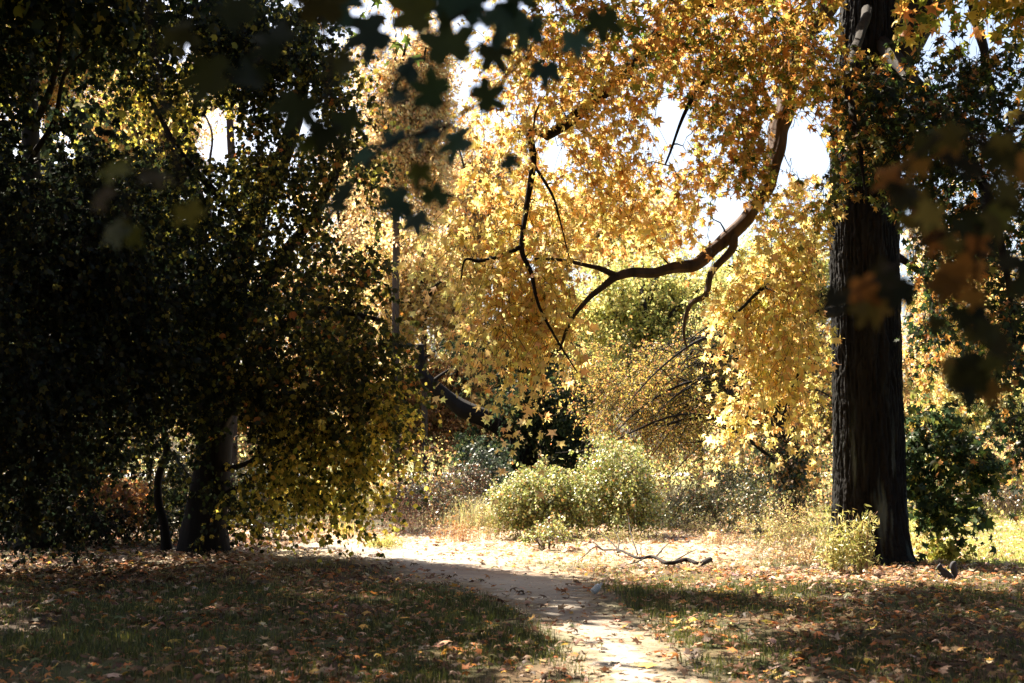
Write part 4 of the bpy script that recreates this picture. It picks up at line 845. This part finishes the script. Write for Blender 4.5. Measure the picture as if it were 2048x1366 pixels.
# squirrel in the shade right of the trunk
for k, (x, y, an, ln) in enumerate([(560, 1190, .3, .35), (1010, 1250, -.4, .3), (1470, 1230, .8, .4), (1620, 1180, .1, .5), (820, 1270, 1.2, .28), (1560, 1290, -.7, .35), (330, 1240, .2, .4), (1100, 1110, .1, .6)]):
    reseed(145 + k); b = GP(x, y); dv = np.array([math.cos(an), math.sin(an), 0]); m = MB(); wd = Wood()
    limb(m, wd, [(b * 0 + (0, 0, .03)), dv * ln * .5 + (.02, .02, .045), dv * ln + (0, -.02, .03)], .007, .003, 6, (.10, .07, .05), 5, 0)
    limb(m, wd, [dv * ln * .5 + (.02, .02, .045), dv * ln * .7 + (.08, .06, .06)], .004, .002, 5, (.10, .07, .05), 4, 0)
    o = m.build('fallen_twig', M_BARKF); o.location = b
    tag(o, ['short twig on the shaded grass below the leaning maple', 'small twig lying left of the path bend', 'forked twig on the leaves below the fallen branch', 'longer twig lying on leaves left of the trunk foot', 'tiny twig in the dark grass left of the path', 'twig on the leaves at lower right of the path', 'twig in the dark leaves at lower left', 'long pale stick at the back edge of the path'][k], 'twig', 'fallen twigs')
reseed(150)
sb = GP(1893, 1160)
def skin_mesh(name, verts, edges, radii, mat, parent, levels=2):
    me = bpy.data.meshes.new(name); me.from_pydata([tuple(v) for v in verts], edges, []); o = bpy.data.objects.new(name, me); COL.objects.link(o)
    o.modifiers.new('skin', 'SKIN'); me.skin_vertices or None
    if not me.skin_vertices:
        import bmesh
        bm = bmesh.new(); bm.from_mesh(me); bm.verts.layers.skin.verify(); bm.to_mesh(me); bm.free()
    for i, rr in enumerate(radii):
        me.skin_vertices[0].data[i].radius = (rr, rr); me.skin_vertices[0].data[i].use_root = (i == 0)
    sm = o.modifiers.new('smooth', 'SUBSURF'); sm.levels = levels; sm.render_levels = levels
    me.materials.append(mat); o.parent = parent
    dg = bpy.context.evaluated_depsgraph_get(); ev = o.evaluated_get(dg); nm = bpy.data.meshes.new_from_object(ev)
    o.modifiers.clear(); o.data = nm
    for p in nm.polygons: p.use_smooth = True
    return o
fur = bpy.data.materials.new('grey_fur'); t, N, L = nodes(fur)
out = N.new('ShaderNodeOutputMaterial'); p = N.new('ShaderNodeBsdfPrincipled'); p.inputs['Roughness'].default_value = .9
no = N.new('ShaderNodeTexNoise'); no.inputs['Scale'].default_value = 60; no.inputs['Detail'].default_value = 4; rp = N.new('ShaderNodeValToRGB')
rp.color_ramp.elements[0].color = (.012, .012, .016, 1); rp.color_ramp.elements[0].position = .35; rp.color_ramp.elements[1].color = (.07, .07, .08, 1); rp.color_ramp.elements[1].position = .7
L.new(no.outputs['Fac'], rp.inputs[0]); L.new(rp.outputs[0], p.inputs['Base Color']); L.new(p.outputs[0], out.inputs[0])
sq = empty('squirrel', sb, 'grey squirrel with bushy tail crouching in the shade right of the great trunk', 'squirrel')
V = [(0.045, 0, .07), (.0, 0, .095), (-.045, 0, .125), (-.075, 0, .165), (-.095, 0, .195), (-.128, 0, .180),
     (.085, 0, .045), (.115, 0, .085), (.105, 0, .145), (.085, 0, .20), (.10, 0, .245), (.135, 0, .255),
     (.03, -.045, .05), (-.01, -.055, .02), (-.05, -.055, .008), (.03, .045, .05), (-.01, .055, .02), (-.05, .055, .008),
     (-.06, -.03, .10), (-.09, -.032, .09), (-.105, -.02, .115), (-.06, .03, .10), (-.09, .032, .09), (-.105, .02, .115),
     (-.078, -.02, .226), (-.074, -.022, .245), (-.078, .02, .226), (-.074, .022, .245)]
E = [(0, 1), (1, 2), (2, 3), (3, 4), (4, 5), (0, 6), (6, 7), (7, 8), (8, 9), (9, 10), (10, 11), (0, 12), (12, 13), (13, 14), (0, 15), (15, 16), (16, 17), (2, 18), (18, 19), (19, 20), (2, 21), (21, 22), (22, 23), (4, 24), (24, 25), (4, 26), (26, 27)]
Rr = [.066, .066, .055, .034, .034, .014, .03, .042, .052, .050, .040, .018, .028, .014, .009, .028, .014, .009, .018, .010, .008, .018, .010, .008, .008, .004, .008, .004]
skin_mesh('body', V, E, Rr, fur, sq)
eye_m = bpy.data.materials.new('dark_eye'); eye_m.use_nodes = True; eye_m.node_tree.nodes['Principled BSDF'].inputs['Base Color'].default_value = (.01, .01, .01, 1); eye_m.node_tree.nodes['Principled BSDF'].inputs['Roughness'].default_value = .15
for sy in (-1, 1):
    import bmesh
    bm = bmesh.new(); bmesh.ops.create_icosphere(bm, subdivisions=2, radius=.005); me = bpy.data.meshes.new('eye'); bm.to_mesh(me); bm.free(); me.materials.append(eye_m)
    o = bpy.data.objects.new('eye', me); COL.objects.link(o); o.parent = sq; o.location = (-.108, sy * .031, .200)

# pale ribbed bottle lying beside the path
bt = GP(1192, 1196); r = empty('plastic_bottle', bt, 'small pale ribbed plastic bottle lying at the right edge of the path', 'bottle')
m = MB(); n = 40; s = np.linspace(0, 1, n); pts = np.stack([-.04 + .10 * s, -.05 + .06 * s, .035 + .085 * s], -1) + bt
rad = np.interp(s, [0, .03, .08, .7, .85, .92, 1], [.01, .034, .038, .038, .02, .014, .014]) * (1 + .10 * np.sin(s * 42)); tube(m, pts, rad, 20, (.62, .64, .66)); 
pm = bpy.data.materials.new('cloudy_plastic'); pm.use_nodes = True; pb = pm.node_tree.nodes['Principled BSDF']; pb.inputs['Roughness'].default_value = .3
nn = pm.node_tree.nodes.new('ShaderNodeTexNoise'); nn.inputs['Scale'].default_value = 30; cr = pm.node_tree.nodes.new('ShaderNodeValToRGB'); cr.color_ramp.elements[0].color = (.42, .42, .42, 1); cr.color_ramp.elements[1].color = (.75, .78, .8, 1)
pm.node_tree.links.new(nn.outputs['Fac'], cr.inputs[0]); pm.node_tree.links.new(cr.outputs[0], pb.inputs['Base Color'])
m.build('shell', pm, r, smooth=True); m = MB(); tube(m, np.array([pts[-1], pts[-1] + (pts[-1] - pts[-2]) * 2.5]), .017, 16, (.1, .1, .1)); m.build('cap', pm, r, smooth=True)

# ------------------------------------------------------------------ boughs close to the lens (out of focus)
def near_bough(seed, label, stems, pts, pal, size, mat=M_DARK, group='blurred boughs close to the camera', flat=(0, 0, 0)):
    """stems: polylines (px,py,d); pts: single leaves (px,py,d,axis angle deg in picture plane,tilt 0..1,size factor)"""
    reseed(seed); b = P(*stems[0][0]); r = empty('leafy_bough', b, label, 'bough', group); m = MB(); wd = Wood()
    for s in stems: limb(m, wd, [P(*q) for q in s], s and .006, .0025, 6, (.03, .022, .02), 6, .1)
    lf = MB(); n = len(pts); pos = np.array([P(q[0], q[1], q[2]) for q in pts]); an = np.radians([q[3] for q in pts]); tl = np.array([q[4] for q in pts]) * .6
    ax = np.stack([np.cos(an), rng.normal(0, .25, n), np.sin(an)], -1); nr = np.stack([rng.normal(0, .25, n), -np.ones(n) * (1 - tl), tl + .1], -1)
    pl = []
    for q, a2 in zip(pos, ax):
        k = np.argmin(np.sum((wd.p - q) ** 2, 1)); s = np.linspace(0, 1, 4)[:, None]; pl.append(wd.p[k] * (1 - s) + q * s)
    tubes(m, np.array(pl), np.full(n, .0016), .001, 4, (.06, .03, .02))
    leaves(lf, MAPLEF, pos, ax, nr, size * np.array([q[5] for q in pts]), pick(pal, n, .2))
    m.build('stem', M_BARKF, r); lf.build('foliage', mat, r)
BLU = [(4, (.045, .085, .075)), (2, (.05, .075, .035)), (1, (.10, .10, .03))]
reseed(160)
p1 = [(870, 255, 3.3, 190, .65, 1.0), (930, 275, 3.3, 200, .6, 1.1), (800, 280, 3.3, 200, .8, .9), (740, 300, 3.3, 215, .8, .8), (1010, 320, 3.4, -20, .2, .55), (840, 330, 3.3, 250, .2, .7),
      (810, 400, 3.3, 200, .4, .9), (870, 400, 3.3, 80, .25, .8), (830, 430, 3.3, 280, .3, .7), (700, 370, 3.2, 210, .85, .8), (690, 405, 3.2, 185, .6, .8), (960, 200, 3.3, 30, .2, .9), (880, 190, 3.3, 160, .3, 1.0),
      (810, 190, 3.2, 190, .7, .7), (830, 130, 3.2, 170, .4, 1.0), (900, 110, 3.2, 100, .2, 1.2), (980, 90, 3.3, -60, .2, 1.0), (920, 30, 3.2, 90, .1, 1.4), (1000, 20, 3.3, -40, .1, 1.3), (850, 30, 3.2, 160, .2, 1.3),
      (1090, 130, 3.4, 270, .2, .8), (1150, 70, 3.4, 280, .2, .8), (1205, 30, 3.4, 270, .15, .9), (1060, 40, 3.4, 250, .2, 1.0), (1040, 10, 3.3, 120, .2, 1.0), (760, 60, 3.1, 200, .2, 1.2), (700, 20, 3.1, 150, .2, 1.1)]
# unseen tree for these boughs, added beside the viewer so its crown shades the foreground
reseed(165)
tb_ = onground(-6.5, 4.0); root = empty('added_shade_tree', tb_, 'unseen maple added just left of the viewer, its crown keeping light off the foreground', 'tree'); wd = Wood()
m = MB(); limb(m, wd, [tb_ + (0, 0, -.1), tb_ + (.1, .2, 2.5), tb_ + (.3, .3, 5), tb_ + (.5, .6, 9)], .3, .1, 14); m.build('trunk', M_BARK, root, smooth=True)
for e in ((-3, 10, 8), (1, 7, 7), (4.5, 5, 7.2), (3, 10, 8.2)):
    m = MB(); e = np.array(e, float); s0 = tb_ + np.array([.3, .3, 4.6]); limb(m, wd, [s0, s0 * .5 + e * .5 + (0, 0, .9), e], .12, .03, 8); m.build('branch', M_BARK, root, smooth=True)
f1 = MB(); l1 = MB()
grow(f1, l1, wd, [(np.array([-4, 9, 8.2]), np.array([3.5, 4, 1.6]), 80), (np.array([1, 6.5, 7.6]), np.array([3.0, 3.5, 1.5]), 60), (np.array([5.5, 7, 8.2]), np.array([3.0, 4, 1.5]), 60)], LMA, T=MAPLE, size=.10, twigs=8, per=10, tlen=.8, thr=.36)
grow(f1, l1, wd, [wblob(-3.6, 6.2, 7.8, 2.2, 2.2, 1.0, 45), wblob(0, -3, 8.5, 7, 6, 2.2, 200), wblob(-8, -2, 7, 5, 8, 4, 200), wblob(8, -2, 7, 5, 8, 4, 200), wblob(0, -13, 5, 12, 3, 5, 300), wblob(-10, 8, 8, 4, 5, 3, 120), wblob(10.5, 8, 7, 3, 6, 4, 150)], LMA, T=MAPLE, size=.18, twigs=7, per=9, tlen=1.1, thr=.2)  # unseen leaf masses over and behind the camera, added to cut sky light
tag(f1.build('fine_twigs', M_BARKF, root), kind='stuff'); l1.build('crown', M_DARK, root)
near_bough(161, 'blurred dark blue-green maple bough hanging into the top centre of the picture', [[(1130, -260, 3.4), (1080, -60, 3.4), (1055, 90, 3.4), (990, 180, 3.35), (900, 250, 3.3), (850, 320, 3.3), (830, 410, 3.3)],
      [(1080, -60, 3.4), (1130, 20, 3.4), (1180, 40, 3.4)], [(1080, -60, 3.4), (940, 20, 3.2), (840, 80, 3.2), (740, 120, 3.15)], [(900, 250, 3.3), (780, 290, 3.3), (690, 380, 3.2)]], p1, BLU, .070)
p2 = [(440, 150, 2.6, 190, .3, 1.0), (520, 160, 2.7, 170, .7, .9), (600, 200, 2.8, 250, .2, .9), (650, 250, 2.8, 260, .2, .8), (700, 120, 2.9, 220, .2, .8), (340, 205, 2.6, 185, .92, .6), (690, 230, 2.9, 280, .3, .7), (560, 90, 2.7, 150, .3, 1.0), (610, 280, 2.8, 270, .3, .55),
      (380, 60, 2.6, 200, .5, .8), (480, 40, 2.7, 120, .5, .9), (640, 30, 2.8, 90, .3, 1.0)]
near_bough(162, 'blurred dark maple bough at upper left, in front of the maple crown', [[(640, -260, 2.9), (600, -60, 2.8), (560, 80, 2.8), (470, 150, 2.7), (380, 190, 2.6)], [(600, -60, 2.8), (660, 100, 2.85), (650, 220, 2.8)]], p2, [(4, (.035, .045, .022)), (2, (.06, .065, .02))], .072)
p3 = [(250, 330, 2.4, 195, .86, .8), (290, 345, 2.4, 5, .9, .7), (215, 375, 2.4, 215, .86, .65), (375, 415, 2.4, 285, .1, .62), (245, 450, 2.4, 215, .75, .7), (262, 455, 2.4, 250, .3, .6)]
near_bough(163, 'blurred olive and grey leaves on a hanging twig at left', [[(250, -200, 2.4), (300, 60, 2.4), (330, 260, 2.4), (290, 340, 2.4), (250, 420, 2.4)], [(330, 260, 2.4), (360, 350, 2.4), (372, 395, 2.4)]], p3, [(3, (.12, .12, .025)), (2, (.16, .14, .10))], .062)
p4 = []
for (cx, cy, n, sx, sy) in [(1790, 370, 5, 35, 30), (1900, 280, 6, 50, 25), (1850, 430, 6, 50, 40), (1720, 580, 7, 35, 22), (1790, 560, 5, 35, 35), (1960, 470, 12, 60, 60), (2020, 330, 10, 40, 60), (1950, 620, 8, 40, 40), (1950, 730, 16, 42, 45), (1900, 560, 5, 25, 40), (2040, 560, 4, 20, 50)]:
    for _ in range(n): p4.append((cx + rng.normal(0, sx * .6), cy + rng.normal(0, sy * .6), 2.6 + rng.normal(0, .1), 270 + rng.normal(0, 35), rng.uniform(0, .35), rng.uniform(.6, 1.1)))
near_bough(164, 'blurred drooping bough of orange and olive leaves at the right edge', [[(2150, -200, 2.7), (2080, 150, 2.7), (2000, 300, 2.65), (1960, 450, 2.6), (1950, 620, 2.6), (1950, 720, 2.6)], [(2000, 300, 2.65), (1900, 270, 2.6), (1800, 340, 2.6)],
      [(1960, 450, 2.6), (1860, 480, 2.6), (1780, 540, 2.6), (1715, 580, 2.6)]], p4, [(4, (.05, .048, .018)), (3, (.40, .18, .045)), (3, (.17, .13, .035)), (2, (.03, .03, .02))], .044)
